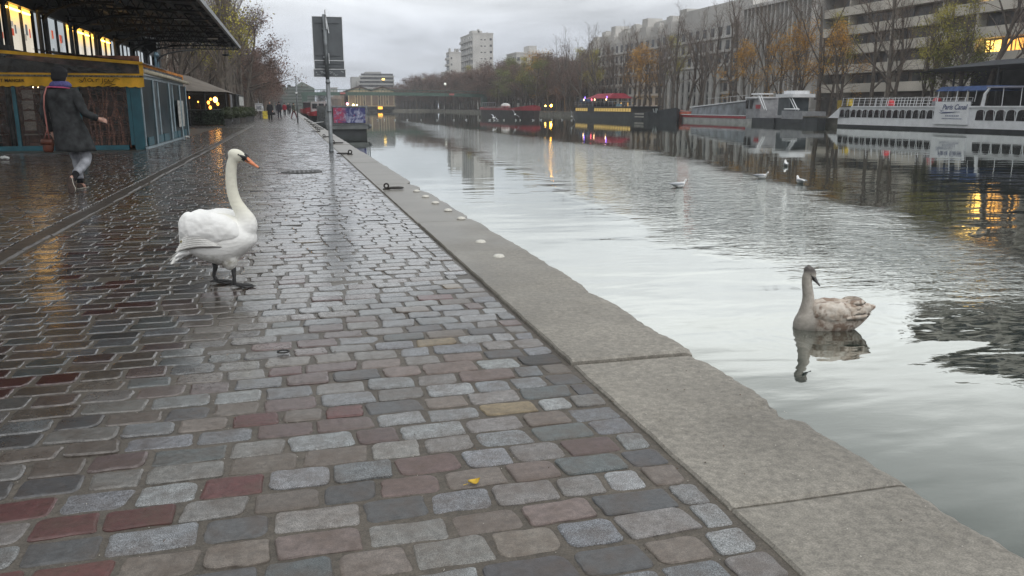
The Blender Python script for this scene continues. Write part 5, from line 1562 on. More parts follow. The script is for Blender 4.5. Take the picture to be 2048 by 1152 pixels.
# far bank, front and back rows
fr = []
y = 58.0; i = 0
while y < 205:
    kind = rnd.choices(['bare', 'fan', 'yell', 'gold'], [5, 4, .8, .5])[0]
    if 100 < y < 116 or 142 < y < 160: kind = rnd.choice(['gold', 'fan', 'bare'])
    if y < 66: kind = 'fan'
    if y > 172: kind = rnd.choice(['brown', 'bare', 'fan', 'yell'])
    fr.append((kind, 66.2 + rnd.gauss(0, .5), y, rnd.uniform(12.5, 16.5) if kind in ('bare', 'fan') else rnd.uniform(9.5, 12), 'front'))
    y += rnd.uniform(3.9, 5.2)
y = 60.0
while y < 210:
    kind = rnd.choices(['bare', 'fan', 'yell', 'gold', 'brown'], [6, 3, 1, .4, 0])[0]
    fr.append((kind, 72.5 + rnd.gauss(0, .8), y, rnd.uniform(13, 18) if kind in ('bare', 'fan') else rnd.uniform(10, 13), 'rear'))
    y += rnd.uniform(8, 11)
fr += [('gold', 66.5, 98, 11.5, 'front'), ('gold', 66.5, 91.5, 10.5, 'front'), ('gold', 67, 147, 11, 'front'), ('gold', 66, 110, 9, 'front'), ('olive', 69, 73, 9.5, 'front'), ('yell', 68.5, 76.5, 10.5, 'front')]
fr.sort(key=lambda a: a[2])
cnt = {}
for kind, x, y, h, row in fr:
    key = (kind, row); cnt[key] = cnt.get(key, 0) + 1
    tree(kind, x, y, h, lab='%s, %s such from the right, far-bank %s row' % (DESC[kind], ORD[cnt[key] - 1], row), grp='trees in the %s row along the far bank' % row)
far = []
y = 205
while y < 405:
    for x in (65.2, 70.5, 76, 82):
        kind = rnd.choices(['brown', 'fan', 'olive', 'yell', 'bare'], [11, 1, .4, .7, .8])[0]
        if 205 < y < 245 and x < 70: kind = rnd.choice(['olive', 'gold', 'brown', 'yell'])
        far.append((kind, x + rnd.gauss(0, 1), y + rnd.gauss(0, 1), rnd.uniform(12, 15.5), 1.0))
    y += 6.6
for q in range(15): far.append(('brown', 50 + q * 2.6, 408 + rnd.gauss(0, 3), rnd.uniform(11, 15), 1.2))
for q in range(9): far.append(('brown', 62 + q * 5, 424 + rnd.gauss(0, 3), rnd.uniform(15, 18), 1.3))
for x, y in ((61, 392), (58, 386), (84, 300), (86, 280), (84, 260), (90, 250), (84, 235)): far.append(('brown', x, y, rnd.uniform(14, 17), 1.1))
far.sort(key=lambda a: a[1] / a[2]); cnt = {}
for kind, x, y, h, w in far:
    rw = 'water-side' if x < 68 and y < 404 else ('second' if x < 73.5 and y < 404 else ('third' if x < 79 and y < 404 else ('outer' if y < 404 else 'end')))
    cnt[kind, rw] = cnt.get((kind, rw), 0) + 1
    tree(kind, x, y, h, w=w * 1.15, lab='%s, %s such from the left, far corner %s row' % (DESC[kind], ORD[cnt[kind, rw] - 1], rw), grp='trees massed at the far corner of the basin')
# near bank avenue behind the café
lf_ = []
y = 74
while y < 330:
    lf_.append((('bare' if y < 110 else rnd.choice(['fan', 'bare'])) if rnd.random() < .5 else ('brown' if y > 112 else rnd.choice(['fan', 'yell'])), -5.4 + rnd.gauss(0, .3), y, (13.0 if y < 125 else 9.8) * rnd.uniform(.92, 1.06)))
    y += rnd.uniform(5.5, 7.5)
y = 64
while y < 220:
    lf_.append((rnd.choice(['bare', 'yell', 'bare', 'fan', 'fan']), -10.6 + rnd.gauss(0, .6), y, rnd.uniform(11, 14)))
    y += rnd.uniform(4.5, 6)
y = 70
while y < 200:
    lf_.append((rnd.choice(['bare', 'brown', 'fan']), -16 + rnd.gauss(0, 1), y, rnd.uniform(12, 16)))
    y += rnd.uniform(6, 9)
lf_ += [('yell', -5.6, 84, 9), ('brown', -4.6, 122, 8.2), ('brown', -4.4, 136, 8.4), ('brown', -4.6, 150, 8.6), ('brown', -4.6, 170, 9)]
lf_.sort(key=lambda a: a[2]); cnt = {}
for kind, x, y, h in lf_:
    row = 'path-side' if x > -8 else ('middle' if x > -13.5 else 'back')
    key = (kind, row); cnt[key] = cnt.get(key, 0) + 1
    tree(kind, x, y, h, lab='%s, %s such from the near end, %s row left of quay' % (DESC[kind], ORD[cnt[key] - 1], row), grp='trees in the avenue left of the quay')

# ================================================================ boats
WL = -.85
def hull(mb, x0, x1, y0, y1, zt, bow0=.0, bow1=.0, zb=WL - .25, flare=.0, sheer0=0, sheer1=0, n=18):
    """plan outline pointed at the Y ends by bow0 / bow1 metres"""
    xc, hw = (x0 + x1) / 2, (x1 - x0) / 2
    st = []
    for i in range(n + 1):
        y = y0 + (y1 - y0) * i / n; w = hw
        if bow0 and y - y0 < bow0: w = hw * max(.02, 1 - (1 - (y - y0) / bow0) ** 2.2)
        if bow1 and y1 - y < bow1: w = hw * max(.02, 1 - (1 - (y1 - y) / bow1) ** 2.2)
        k0 = max(0, 1 - (y - y0) / (bow0 * 1.6)) if bow0 else 0; k1 = max(0, 1 - (y1 - y) / (bow1 * 1.6)) if bow1 else 0
        st.append((y, w, zt + sheer0 * k0 ** 2 + sheer1 * k1 ** 2))
    vs = []; fs = []
    for y, w, z in st:
        vs += [(xc - w * (1 - flare), y, zb), (xc - w, y, z), (xc + w, y, z), (xc + w * (1 - flare), y, zb)]
    for i in range(n):
        for k in range(3): fs.append((i * 4 + k, i * 4 + k + 1, i * 4 + 5 + k, i * 4 + 4 + k))
    fs += [(0, 3, 2, 1), (n * 4, n * 4 + 1, n * 4 + 2, n * 4 + 3)]
    mb.add(vs, fs); return st
M_bwhite = mk('white_boat_paint', (.80, .81, .83), .35, .06, 1.5)
M_bwin = mk('dark_boat_window', (.02, .022, .025), .1, .3, 3, spec=.7)
M_bdark = mk('dark_boat_hull', (.030, .034, .038), .5, .3, 1)
M_bred = mk('red_boat_paint', (.36, .03, .04), .45, .15, 2)
M_bgrey = mk('grey_boat_paint', (.27, .275, .29), .5, .15, 2)
M_steel = mk('stainless_rail', (.5, .5, .5), .35, .1, metal=.4)
M_cblue = mk('blue_boat_awning', (.035, .07, .18), .8, .2, 2)

# large white excursion boat on the right
bt = empty('excursion_boat', (60, 68, WL), label='long white excursion boat with a row of arched windows and blue awning, at the right', cat='boat')
mb = MB(); hull(mb, 57.4, 61.6, 45, 79.6, -.6, bow1=3.0, flare=.02); mb.build('hull_bottom', M_bdark, bt)
mb = MB(); hull(mb, 57.3, 61.7, 45, 79.4, .05, bow1=2.8, zb=-.6); hull(mb, 57.32, 61.68, 45, 77.2, 1.18, bow1=1.0, zb=.05)
mb.add([(57.32, 77.1, 1.18), (57.32, 77.1, .05), (57.5, 79.2, .05), (61.5, 79.2, .05), (61.68, 77.1, .05), (61.68, 77.1, 1.18)], [(0, 1, 2), (5, 3, 4), (0, 2, 3, 5)])
mb.build('hull', M_bwhite, bt)
mb = MB(); hull(mb, 57.2, 61.8, 45, 76.9, 1.32, bow1=1.0, zb=1.18); mb.build('deck_edge', M_bwhite, bt)
mb = MB(); mb.bb((57.14, 59.4, -.3), (57.33, 63.3, 1.70)); mb.build('name_panel', M_bwhite, bt)
def arched(x, y0, y1, z0, z1, slant=.0):
    mb = MB(); pts = [(y0, z0), (y1, z0)]; n = 7; r = (y1 - y0) / 2
    for i in range(n + 1):
        a = math.pi * i / n; pts.append(((y0 + y1) / 2 + r * math.cos(a) + slant, z1 - r * .55 + r * .55 * math.sin(a)))
    mb.poly_prism(pts, x - .02, x + .03, 'X'); return mb
y = 63.55
k = 0
while y < 76.2:
    w = arched(57.29, y + .08, y + .83, .18, .95, -.08).build('window', M_bwin, bt)
    mb = MB(); mb.bar((57.25, y, .08), (57.25, y + .1, 1.0), .035); mb.build('mullion', M_bwhite, w)
    if k % 3 == 1:
        mb = MB(); mb.bb((57.25, y + .45, .2), (57.26, y + .5, .85)); mb.build('curtain', mk('pale_curtain', (.35, .35, .34), .8), w)
    y += .9; k += 1
y = 46.2
while y < 58.6:
    w = arched(57.29, y + .08, y + .95, .12, 1.0, -.08).build('window', M_bwin, bt)
    mb = MB(); mb.bar((57.25, y, .05), (57.25, y + .1, 1.05), .035); mb.build('mullion', M_bwhite, w)
    y += 1.05
y = 63.7
while y < 77:
    mb = MB(); mb.bar((57.4, y, 1.3), (57.4, y - .16, 2.15), .05); mb.bar((61.5, y, 1.3), (61.5, y - .16, 2.1), .045); mb.build('rail_post', M_bwhite, bt); y += .88
mb = MB()
for z in (1.55, 1.85, 2.1): mb.bar((57.4, 63.5, z), (57.4, 76.8, z), .022); mb.bar((61.5, 63.5, z), (61.5, 76.8, z), .022)
mb.bar((57.4, 76.8, 2.1), (61.5, 76.8, 2.1), .022); mb.build('rail', M_steel, bt)
mb = MB(); mb.add([(57.3, 57.6, 2.62), (57.3, 63.6, 2.62), (61.6, 63.6, 2.62), (61.6, 57.6, 2.62), (57.6, 58, 3.02), (57.6, 63.2, 3.02), (61.3, 63.2, 3.02), (61.3, 58, 3.02)], [(0, 4, 5, 1), (1, 5, 6, 2), (2, 6, 7, 3), (3, 7, 4, 0), (4, 7, 6, 5)])
mb.build('blue_awning', M_cblue, bt)
for y in (63.4, 62.3, 61.2, 60.1, 59.1):
    mb = MB(); mb.bar((57.4, y, 1.68), (57.4, y - .12, 2.66), .09 if y in (63.4, 61.2) else .05); mb.build('awning_post', M_bwhite, bt)
mb = MB(); mb.bb((57.3, 46, 2.8), (61.6, 57.9, 2.92)); mb.build('canopy_roof', mk('violet_grey_roof', (.28, .28, .36), .6, .1, 2), bt)
mb = MB(); mb.tube([(57.3, 58.1, 1.25), (57.3, 57.95, 2.3), (57.4, 57.6, 2.85)], [.16, .13, .08], 8); mb.build('davit', M_bwhite, bt)
for y in (56.2, 54.4, 52.6, 50.8):
    mb = MB(); mb.bar((57.4, y, 1.3), (57.4, y, 2.82), .05); mb.build('awning_post', M_bwhite, bt)
mb = MB(); mb.bb((57.35, 63.6, 1.35), (61.3, 64.0, 1.75)); mb.build('deck_box', M_bgrey, bt)
for q, (y, z, s_) in enumerate(((63.95, 1.75, .42), (70.0, 1.72, .34))):
    l_ = empty('deckchair_cover', (57.9, y, 1.35), label=('red-covered bundle on the excursion boat deck beside the blue awning', 'red-covered bundle midway along the excursion boat rail')[q], cat='cover')
    mb = MB(); mb.loft([((57.9, y, 1.33), (s_, 0, 0), (0, s_ * .9, 0), .7), ((57.9, y, 1.33 + s_), (s_, 0, 0), (0, s_ * .9, 0), .7), ((57.9, y, 1.4 + s_ * 1.55), (s_ * .5, 0, 0), (0, s_ * .5, 0), .8)], 12); mb.build('cover', mk('coral_red_cover', (.55, .05, .06), .7, .15, 4), l_, True)
l_ = empty('yellow_locker', (57.9, 76.4, 1.33), label='small yellow locker at the bow rail of the excursion boat', cat='locker')
mb = MB(); mb.bb((57.7, 76.1, 1.33), (58.1, 76.6, 2.0)); mb.build('box', mk('yellow_locker_paint', (.5, .36, .03), .5), l_); mb = MB(); mb.bb((57.66, 76.06, 2.0), (58.14, 76.64, 2.05)); mb.build('lid', mk('yellow_locker_paint', ()), l_)
M_nav = mk('slate_blue_lettering', (.10, .12, .22), .6)
def textx(body, size, y, z, x, mat, par, shear=0):
    c = bpy.data.curves.new('lettering', 'FONT'); c.body = body; c.size = size; c.extrude = .004; c.shear = shear; c.align_x = 'CENTER'
    c.offset = .012; text_mesh(c, mat, par, (x, y, z), (R(90), 0, R(-90)))
textx('Paris Canal', .62, 61.0, 1.02, 57.125, M_nav, bt, .3)
mb = MB()
for k, (z, a, b) in enumerate(((.78, 60.3, 62.6), (.70, 60.9, 62.75), (.9, 62.2, 62.7))): mb.tube([(57.13, b, z + .08), (57.13, b - .3, z - .02), (57.13, (a + b) / 2, z), (57.13, a, z + .04)], [.01, .03, .03, .01], 5)
mb.build('swoosh_mark', M_nav, bt)
mb = MB()
for k in range(8): mb.bb((57.12, 60.4 + k * .2, .40), (57.14, 60.53 + k * .2, .52))
for k in range(14): mb.bb((57.12, 60.05 + k * .165, .17), (57.14, 60.17 + k * .165, .25))
mb.build('small_lettering', mk('pale_slate_lettering', (.25, .27, .36), .6), bt, kind='stuff')

# red and white river boat
rb = empty('river_boat', (60, 105, WL), label='glass-sided river boat with a red stripe and white roof, left of the excursion boat', cat='boat')
mb = MB(); hull(mb, 58.2, 61.8, 93.6, 118.5, -.32, bow1=3.5, bow0=1, flare=.1, sheer1=.1); mb.build('hull', mk('dull_white_hull', (.62, .62, .60), .5, .15, 1), rb)
mb = MB(); hull(mb, 58.12, 61.88, 97.5, 118.4, .04, bow1=3.3, zb=-.30); mb.build('red_stripe', M_bred, rb)
mb = MB(); hull(mb, 58.05, 61.95, 97.5, 118.6, .12, bow1=3.3, zb=.04); mb.build('gunwale', M_bwhite, rb)
for k in range(8):
    ya, yb = 97.6 + k * 1.95, 97.6 + (k + 1) * 1.95 - .06
    za, zb = 1.95 - .055 * (ya - 97), 1.95 - .055 * (yb - 97)
    mb = MB(); mb.add([(58.3, ya, .1), (58.3, yb, .1), (58.45, yb, zb), (58.45, ya, za), (61.6, ya, .1), (61.6, yb, .1), (61.5, yb, zb), (61.5, ya, za)], [(0, 1, 2, 3), (4, 7, 6, 5), (0, 3, 7, 4), (1, 5, 6, 2)])
    mb.build('glass_pane', mk('grey_cabin_glass', (.16, .18, .20), .12, .35, .7, spec=.8), rb)
mb = MB(); mb.add([(58.2, 97, 2.0), (58.2, 113.4, 1.08), (61.8, 113.4, 1.08), (61.8, 97, 2.0), (58.2, 97, 2.14), (58.2, 113.6, 1.24), (61.8, 113.6, 1.24), (61.8, 97, 2.14)], [(0, 1, 2, 3), (4, 7, 6, 5), (0, 4, 5, 1), (1, 5, 6, 2), (2, 6, 7, 3), (3, 7, 4, 0)]); mb.build('roof', M_bwhite, rb)
mb = MB()
for k in range(6): mb.bar((58.4, 98 + k * 2, 2.0 - k * .1), (58.4, 98 + k * 2, 2.75 - k * .08), .05)
mb.bar((58.4, 97.5, 2.72), (58.4, 109, 2.35), .04); mb.build('roof_rail', M_steel, rb)
mb = MB(); mb.add([(58.2, 93.9, -.3), (58.2, 97.5, -.3), (58.2, 97.5, 2.3), (58.5, 95.2, 2.3), (61.8, 93.9, -.3), (61.8, 97.5, -.3), (61.8, 97.5, 2.3), (61.5, 95.2, 2.3)], [(0, 1, 2, 3), (4, 7, 6, 5), (0, 3, 7, 4), (3, 2, 6, 7), (1, 5, 6, 2)]); mb.build('wheelhouse', M_bgrey, rb)
mb = MB(); hull(mb, 58.0, 62, 94.9, 98.0, 2.5, zb=2.3, bow0=.6, bow1=.4); mb.bb((59, 95.8, 2.8), (61, 97.8, 2.95)); mb.build('wheelhouse_roof', M_bwhite, rb)
for y in (96.0, 97.0):
    mb = MB(); mb.bb((58.12, y, 1.0), (58.22, y + .55, 2.1)); mb.build('window', M_bwin, rb)
mb = MB(); mb.bar((58.3, 93.3, .9), (58.5, 95.1, 2.6), .12); mb.bar((58.3, 92.8, .8), (58.5, 94.6, 2.7), .08); mb.build('white_brace', M_bwhite, rb)
mb = MB(); mb.bb((58.05, 94.0, 1.0), (58.15, 95.0, 1.5)); mb.build('red_flash', M_bred, rb)
mb = MB(); mb.bb((58.1, 90.7, -1.0), (61.9, 95.8, -.15)); mb.build('stern_pontoon', M_bdark, rb)
gb = empty('work_boat', (60, 89, WL), label='grey work boat with a raised white pilot roof between the two white boats', cat='boat')
mb = MB(); hull(mb, 58.3, 61.7, 84.6, 91.6, -.1, bow0=.8, bow1=.5); mb.build('hull', M_bdark, gb)
mb = MB(); mb.bb((58.25, 85.2, -.2), (58.4, 89.4, .78)); mb.bb((58.4, 85.2, .2), (61.5, 89.4, .7)); mb.build('side_box', M_bgrey, gb)
mb = MB(); mb.bb((58.6, 88.3, .2), (61.2, 90.8, 2.3)); mb.build('cabin', mk('teal_grey_cabin', (.07, .085, .095), .4, .25, 1), gb)
mb = MB(); mb.bb((58.3, 87.4, 2.35), (61.4, 91, 2.75)); mb.bb((59, 88, 2.75), (61, 90.4, 3.15)); mb.build('roof', M_bwhite, gb)
mb = MB()
for o_ in (0, .5): mb.bar((58.4, 86.2 + o_, .8), (58.5, 88.0 + o_, 2.5), .09)
mb.bar((58.35, 86, .95), (58.35, 89, .95), .14); mb.build('white_stair', M_bwhite, gb)
yb_ = MB(); yb_.bb((64.2, 86.2, 1.0), (64.3, 86.9, 2.0)); yb_.bar((64.25, 86.55, 0), (64.25, 86.55, 1.0), .08)
yb_.build('yellow_sign', mk('yellow_bank_sign', (.38, .27, .04), .6, .2, 2), None, loc=(64.45, 86.6, 0), label='yellow notice on the far bank behind the grey work boat', cat='sign')

# black barge restaurant with red awning
bb_ = empty('barge', (58, 138, WL), label='long black barge with yellow-lit windows and a red awning on its roof', cat='boat')
mb = MB(); hull(mb, 54.5, 60.2, 116, 158.5, .2, bow0=6.5, bow1=3, sheer0=.9, sheer1=.3, flare=.12); mb.build('hull', M_bdark, bb_)
M_ylw = mk('yellow_lit_cabin_window', (.4, .3, .1), emit=(.75, .50, .14), es=.3)
mb = MB(); mb.bb((55, 127.5, .2), (59.8, 156, 1.15)); mb.build('cabin', mk('dark_brown_cabin', (.035, .032, .03), .6, .3, 1), bb_)
y = 128.2
while y < 155:
    if not 144.5 < y < 148.5:
        mb = MB(); mb.bb((54.93, y, .42), (55.02, y + .85, .98)); mb.build('window', M_ylw, bb_)
    y += 1.15
mb = MB(); mb.bb((54.8, 127, 1.15), (60, 156.5, 1.3)); mb.bb((55.2, 146, 1.3), (59.6, 153, 1.9)); mb.build('upper_deck', M_bdark, bb_)
mb = MB()
for y_ in range(128, 157, 2): mb.bar((54.9, y_, 1.3), (54.9, y_, 2.1), .05)
mb.bar((54.9, 127, 2.1), (54.9, 156, 2.1), .05); mb.bar((54.9, 127, 1.7), (54.9, 156, 1.7), .03); mb.build('rail', M_bgrey, bb_)
mb = MB(); mb.add([(54.8, 138.6, 2.7), (54.8, 149.6, 2.7), (59.8, 149.6, 2.7), (59.8, 138.6, 2.7), (56.4, 138.9, 3.6), (56.4, 147.4, 3.6), (58.2, 147.4, 3.6), (58.2, 138.9, 3.6)], [(0, 4, 5, 1), (1, 5, 6, 2), (2, 6, 7, 3), (3, 7, 4, 0), (4, 7, 6, 5), (0, 1, 2, 3)]); mb.build('red_awning', mk('crimson_awning', (.22, .012, .028), .7, .15, 1, emit=(.5, .01, .04), es=.04), bb_)
for y_ in (138.8, 143, 149.4):
    mb = MB(); mb.bar((54.9, y_, 1.3), (54.9, y_, 2.75), .07); mb.build('awning_post', M_bdark, bb_)
for y_, c, nm in ((150.2, (1, .6, .3), 'warm_boat_light'), (144.4, (1, .6, .35), 'warm_boat_light'), (138.6, (1, .5, .2), 'warm_boat_light'), (149.6, (.2, .1, 1), 'violet_boat_light'), (138.3, (.2, .1, 1), 'violet_boat_light'), (146, (1, .1, .15), 'red_boat_light')):
    mb = MB(); mb.ell((54.7, y_, 2.5 if 'violet' not in nm else 2.9), (.11, .11, .2), 6, 4); mb.build('light', mk(nm, c, emit=c, es=3.5), bb_)
for z in (.0, -.45):
    mb = MB(); mb.bb((54.42, 121.8, z), (54.52, 125.2, z + .22)); mb.build('white_stripe', mk('dull_white_band', (.40, .38, .34), .6), bb_)
mb = MB()
for a in (-40, -12, 12, 40): mb.box((55.35 - abs(a) * .006, 118.9 + a * .014, .62), (.05, .2, .75), rx=R(-a))
mb.build('bow_emblem', mk('grey_bow_paint', (.3, .33, .33), .6), bb_)
mb = MB(); mb.bb((54.9, 132, 1.32), (55, 134.5, 1.75)); mb.build('blue_banner', mk('pale_blue_banner', (.18, .3, .36), .7, .5, 4), bb_)
mb = MB(); mb.ell((56, 153, 2.3), (1.1, 1.5, .6), 8, 6); mb.build('blue_cover', mk('dull_blue_cover', (.04, .07, .15), .8), bb_)
ob = empty('dinghy', (60.5, 118.5, WL), label='small orange-red boat tucked under the bow of the black barge', cat='boat')
mb = MB(); hull(mb, 58.6, 61.2, 117.2, 121.0, .5, bow0=.5, bow1=1.2, sheer1=.3, flare=.2); mb.build('hull', mk('faded_orange_hull', (.36, .08, .04), .6, .25, 2), ob)
mb = MB(); mb.bb((58.9, 117.6, .5), (61, 120, .62)); mb.build('cover', M_bgrey, ob)

# red barge at the left end of the far bank
r2 = empty('barge', (42, 162, WL), label='old barge with a red bulwark moored below the brown trees', cat='boat')
mb = MB(); hull(mb, 40.5, 45.5, 144.5, 180, .55, bow0=5, bow1=3, sheer0=.6, sheer1=.3, flare=.1); mb.build('hull', mk('brown_black_hull', (.03, .024, .024), .6, .3, 1), r2)
mb = MB(); hull(mb, 40.4, 45.6, 144.4, 180.1, .95, bow0=5, bow1=3, zb=.55, sheer0=.6, sheer1=.3); mb.build('bulwark', mk('dull_red_bulwark', (.26, .035, .045), .6, .2, 1), r2)
mb = MB(); mb.ell((42, 161, 1.4), (1, 1.3, .55), 10, 6); mb.build('white_dinghy', mk('dull_white_hull', ()), r2)
mb = MB(); mb.bb((41.3, 166, .9), (44.5, 178, 1.3)); mb.build('cabin', mk('grey_brown_cabin', (.16, .14, .13), .6, .3, 1), r2)
mb = MB()
for y_ in range(166, 180, 2): mb.bar((41.2, y_, 1.3), (41.2, y_, 2.1), .05)
mb.bar((41.2, 166, 2.1), (41.2, 178, 2.1), .06); mb.build('rail', M_bgrey, r2)
mb = MB()
for a in (-30, 0, 30): mb.box((41.9, 147.2 + a * .02, 1.1), (.06, .25, .6), rx=R(-a))
mb.build('bow_emblem', mk('grey_bow_paint', ()), r2)

# moored boat with a plain colourful banner beside the near quay
hb = empty('houseboat', (4.3, 70, WL), label='grey floating pavilion with a blue and red banner moored at the near quay', cat='boat')
mb = MB(); mb.bb((2.75, 61.8, -1.1), (5.5, 84, -.36)); mb.build('float', M_bdark, hb)
mb = MB(); mb.bb((2.6, 61.6, -.36), (5.7, 84.2, -.05)); mb.build('deck', mk('grey_steel_deck', (.14, .15, .15), .5, .2, 2), hb)
mb = MB(); mb.bb((2.75, 61.9, -.05), (5.45, 84, 1.22)); mb.build('wall', mk('weathered_grey_panel', (.15, .155, .155), .6, .3, 1.5), hb)
mb = MB(); mb.bb((2.65, 61.7, 1.22), (5.62, 84.2, 1.33)); mb.build('roof', M_galv, hb)
for x in (2.68, 3.0, 5.52):
    mb = MB(); mb.bb((x - .04, 61.62, -.05), (x + .04, 61.70, 1.25)); mb.build('corner_post', M_galv, hb)
for k in range(8):
    mb = MB(); mb.bb((2.62, 62.6 + k * 2.6, .45), (2.74, 64.3 + k * 2.6, 1.12)); mb.build('window', mk('pale_curtained_window', (.38, .4, .4), .3, .3, 2), hb)
    mb = MB(); mb.bb((2.55, 62.0 + k * 2.6, -.3), (2.66, 62.12 + k * 2.6, 1.25)); mb.build('frame_post', M_galv, hb)
mb = MB(); mb.bar((5.66, 61.55, -.4), (5.66, 61.55, 1.15), .06); mb.bar((3, 61.55, .0), (5.66, 61.55, .0), .04); mb.ell((5.75, 61.6, -.15), (.12, .12, .16), 8, 6); mb.build('mooring_gear', M_galv, hb)
def banner_mat():
    m = bpy.data.materials.new('printed_banner'); m.use_nodes = True
    t = m.node_tree; b = t.nodes['Principled BSDF']; tcn = t.nodes.new('ShaderNodeTexCoord')
    sp = t.nodes.new('ShaderNodeSeparateXYZ'); t.links.new(tcn.outputs['Object'], sp.inputs[0])
    n = nnoise(t, tcn.outputs['Object'], 2.4, 4, .6, 1.2); n2 = nnoise(t, tcn.outputs['Object'], 5, 3, .6)
    c = nmix(t, nrange(t, n, .45, .62, 0, 1), (.035, .04, .16), (.36, .38, .50))
    red = nmath(t, 'MULTIPLY', nrange(t, sp.outputs[0], -.2, -.6, 0, 1), nrange(t, n2, .4, .55, .3, 1))
    c = nmix(t, red, c, (.38, .04, .09))
    c = nmix(t, nmath(t, 'MULTIPLY', nrange(t, n2, .62, .7, 0, 1), .8), c, (.30, .05, .12))
    t.links.new(c, b.inputs['Base Color']); b.inputs['Roughness'].default_value = .5
    return m
mb = MB(); mb.bb((3.12, 61.56, .10), (5.42, 61.6, 1.18)); ban = mb.build('banner', banner_mat(), hb, loc=(4.3, 61.6, .6))
ban.location = Vector((4.3, 61.6, .6)) - Vector((4.3, 70, WL))
gk = empty('gangplank', (2.0, 71, 0), label='short pale gangplank from the near quay to the floating pavilion', cat='gangplank')
mb = MB(); mb.box((2.1, 66, .06), (1.2, .6, .05), ry=R(-6)); mb.build('plank', M_edge, gk)
cn = empty('cabin_cruiser', (6, 118, WL), label='small boat with a white cabin lying beyond the floating pavilion', cat='boat')
mb = MB(); hull(mb, 2.6, 6.2, 108, 126, .1, bow0=3, bow1=2, sheer0=.4, flare=.15); mb.build('hull', M_bdark, cn)
mb = MB(); hull(mb, 2.5, 6.3, 107.9, 126.1, .45, bow0=3, bow1=2, zb=.1, sheer0=.4); mb.build('red_rail', M_bred, cn)
mb = MB(); mb.bb((2.9, 112, .4), (5.5, 117, 1.9)); mb.build('cabin', mk('pale_cabin', (.36, .37, .37), .5), cn)
for k in range(3):
    mb = MB(); mb.bb((3.0 + k * .85, 111.95, 1.0), (3.65 + k * .85, 112.0, 1.65)); mb.build('window', M_bwin, cn)
rs = empty('red_barge', (2, 140, WL), label='dark barge with a red side and black wheelhouse farther along the near quay', cat='boat')
mb = MB(); hull(mb, 2.2, 6, 130, 165, .2, bow0=4, bow1=3, sheer0=.5); mb.build('hull', M_bdark, rs)
mb = MB(); hull(mb, 2.1, 6.1, 130, 165, .85, bow0=4, bow1=3, zb=.2, sheer0=.4); mb.build('red_side', M_bred, rs)
mb = MB(); mb.bb((2.4, 136, .8), (5, 146, 1.9)); mb.build('wheelhouse', M_bdark, rs)
mb = MB(); mb.bb((2.2, 135.6, 1.9), (5.2, 146.4, 2.0)); mb.build('wheelhouse_roof', M_bgrey, rs)

# ================================================================ bridge, lamps
M_grn = mk('faded_green_steel', (.075, .13, .105), .6, .15, .4)
br = empty('footbridge', (37, 270, 0), label='long green steel footbridge crossing the far end of the basin', cat='bridge')
mb = MB(); n = 24; vs = []; fs = []
def bz(x): return 4.45 + .75 * (1 - ((x - 24) / 46) ** 2)
for i in range(n + 1):
    x = 4 + 60 * i / n; z = bz(x)
    vs += [(x, 268.5, z - .45), (x, 268.5, z + .55), (x, 271.5, z + .55), (x, 271.5, z - .45)]
for i in range(n):
    for k in range(4): fs.append((i * 4 + k, i * 4 + (k + 1) % 4, i * 4 + 4 + (k + 1) % 4, i * 4 + 4 + k))
fs += [(0, 1, 2, 3), (n * 4, n * 4 + 3, n * 4 + 2, n * 4 + 1)]
mb.add(vs, fs); mb.build('girder', M_grn, br)
mb = MB()
for i in range(61):
    x = 4 + i; z = bz(x); mb.bar((x, 268.4, z + .5), (x, 268.4, z + 1.3), .07)
for i in range(n): 
    xa, xb = 4 + 60 * i / n, 4 + 60 * (i + 1) / n; mb.bar((xa, 268.4, bz(xa) + 1.3), (xb, 268.4, bz(xb) + 1.3), .12)
mb.build('railing', M_grn, br)
for x in (5, 63):
    mb = MB(); mb.bb((x - .8, 268.6, 0), (x + .8, 271.4, bz(x) - .4)); mb.build('pier', M_grn, br)
for x in (16, 51):
    mb = MB(); mb.bb((x, 268.2, bz(x) - .1), (x + 1.6, 268.3, bz(x) + .45)); mb.build('navigation_board', mk('red_white_board', (.5, .15, .14), .6), br)
M_sod = mk('sodium_lamp', (1, .5, .05), emit=(1, .45, .03), es=60)
def street_lamp(x, y, h, label, mat, s_=.25):
    t = empty('street_lamp', (x, y, 0), label=label, cat='street lamp')
    mb = MB(); mb.tube([(x, y, 0), (x, y, h)], .07, 6); mb.build('post', M_dark, t)
    mb = MB(); mb.ell((x, y, h + s_ * .6), (s_, s_, s_), 10, 6); mb.build('lantern', mat, t)
street_lamp(63.6, 198.5, 1.35, 'bright amber lamp low on the far bank, source of the yellow streak on the water', M_sod, .26)
street_lamp(62.9, 201, 1.3, 'small amber lamp just left of the bright one on the far bank', mk('small_sodium_lamp', (1, .5, .05), emit=(1, .5, .1), es=10), .2)
M_pl = mk('pale_lamp_globe', (.7, .72, .7), .4, .05, emit=(.8, .8, .7), es=.5)
street_lamp(48.5, 262, 8.0, 'tall lamp standard with pale globe in front of the footbridge', M_pl, .4)
for i, (x, y, z, w_, lab) in enumerate(((24.5, 363, 1.2, .35, 'pair'), (27, 363, 1.5, .5, 'second'), (28.5, 363, 1.6, .3, 'third'))):
    street_lamp(x, y, z, 'yellow-white lamp at the foot of the twin-gabled warehouse, %s from the left' % ORD[i], mk('yellow_white_lamp', (1, .9, .4), emit=(1, .85, .35), es=9), w_)
street_lamp(13.5, 200, 1.7, 'small pink lamp above the floating pavilion', mk('pink_lamp', (1, .3, .4), emit=(1, .25, .35), es=4), .3)
M_winl = mk('amber_shopfront', (1, .5, .1), emit=(1, .55, .10), es=1.6)
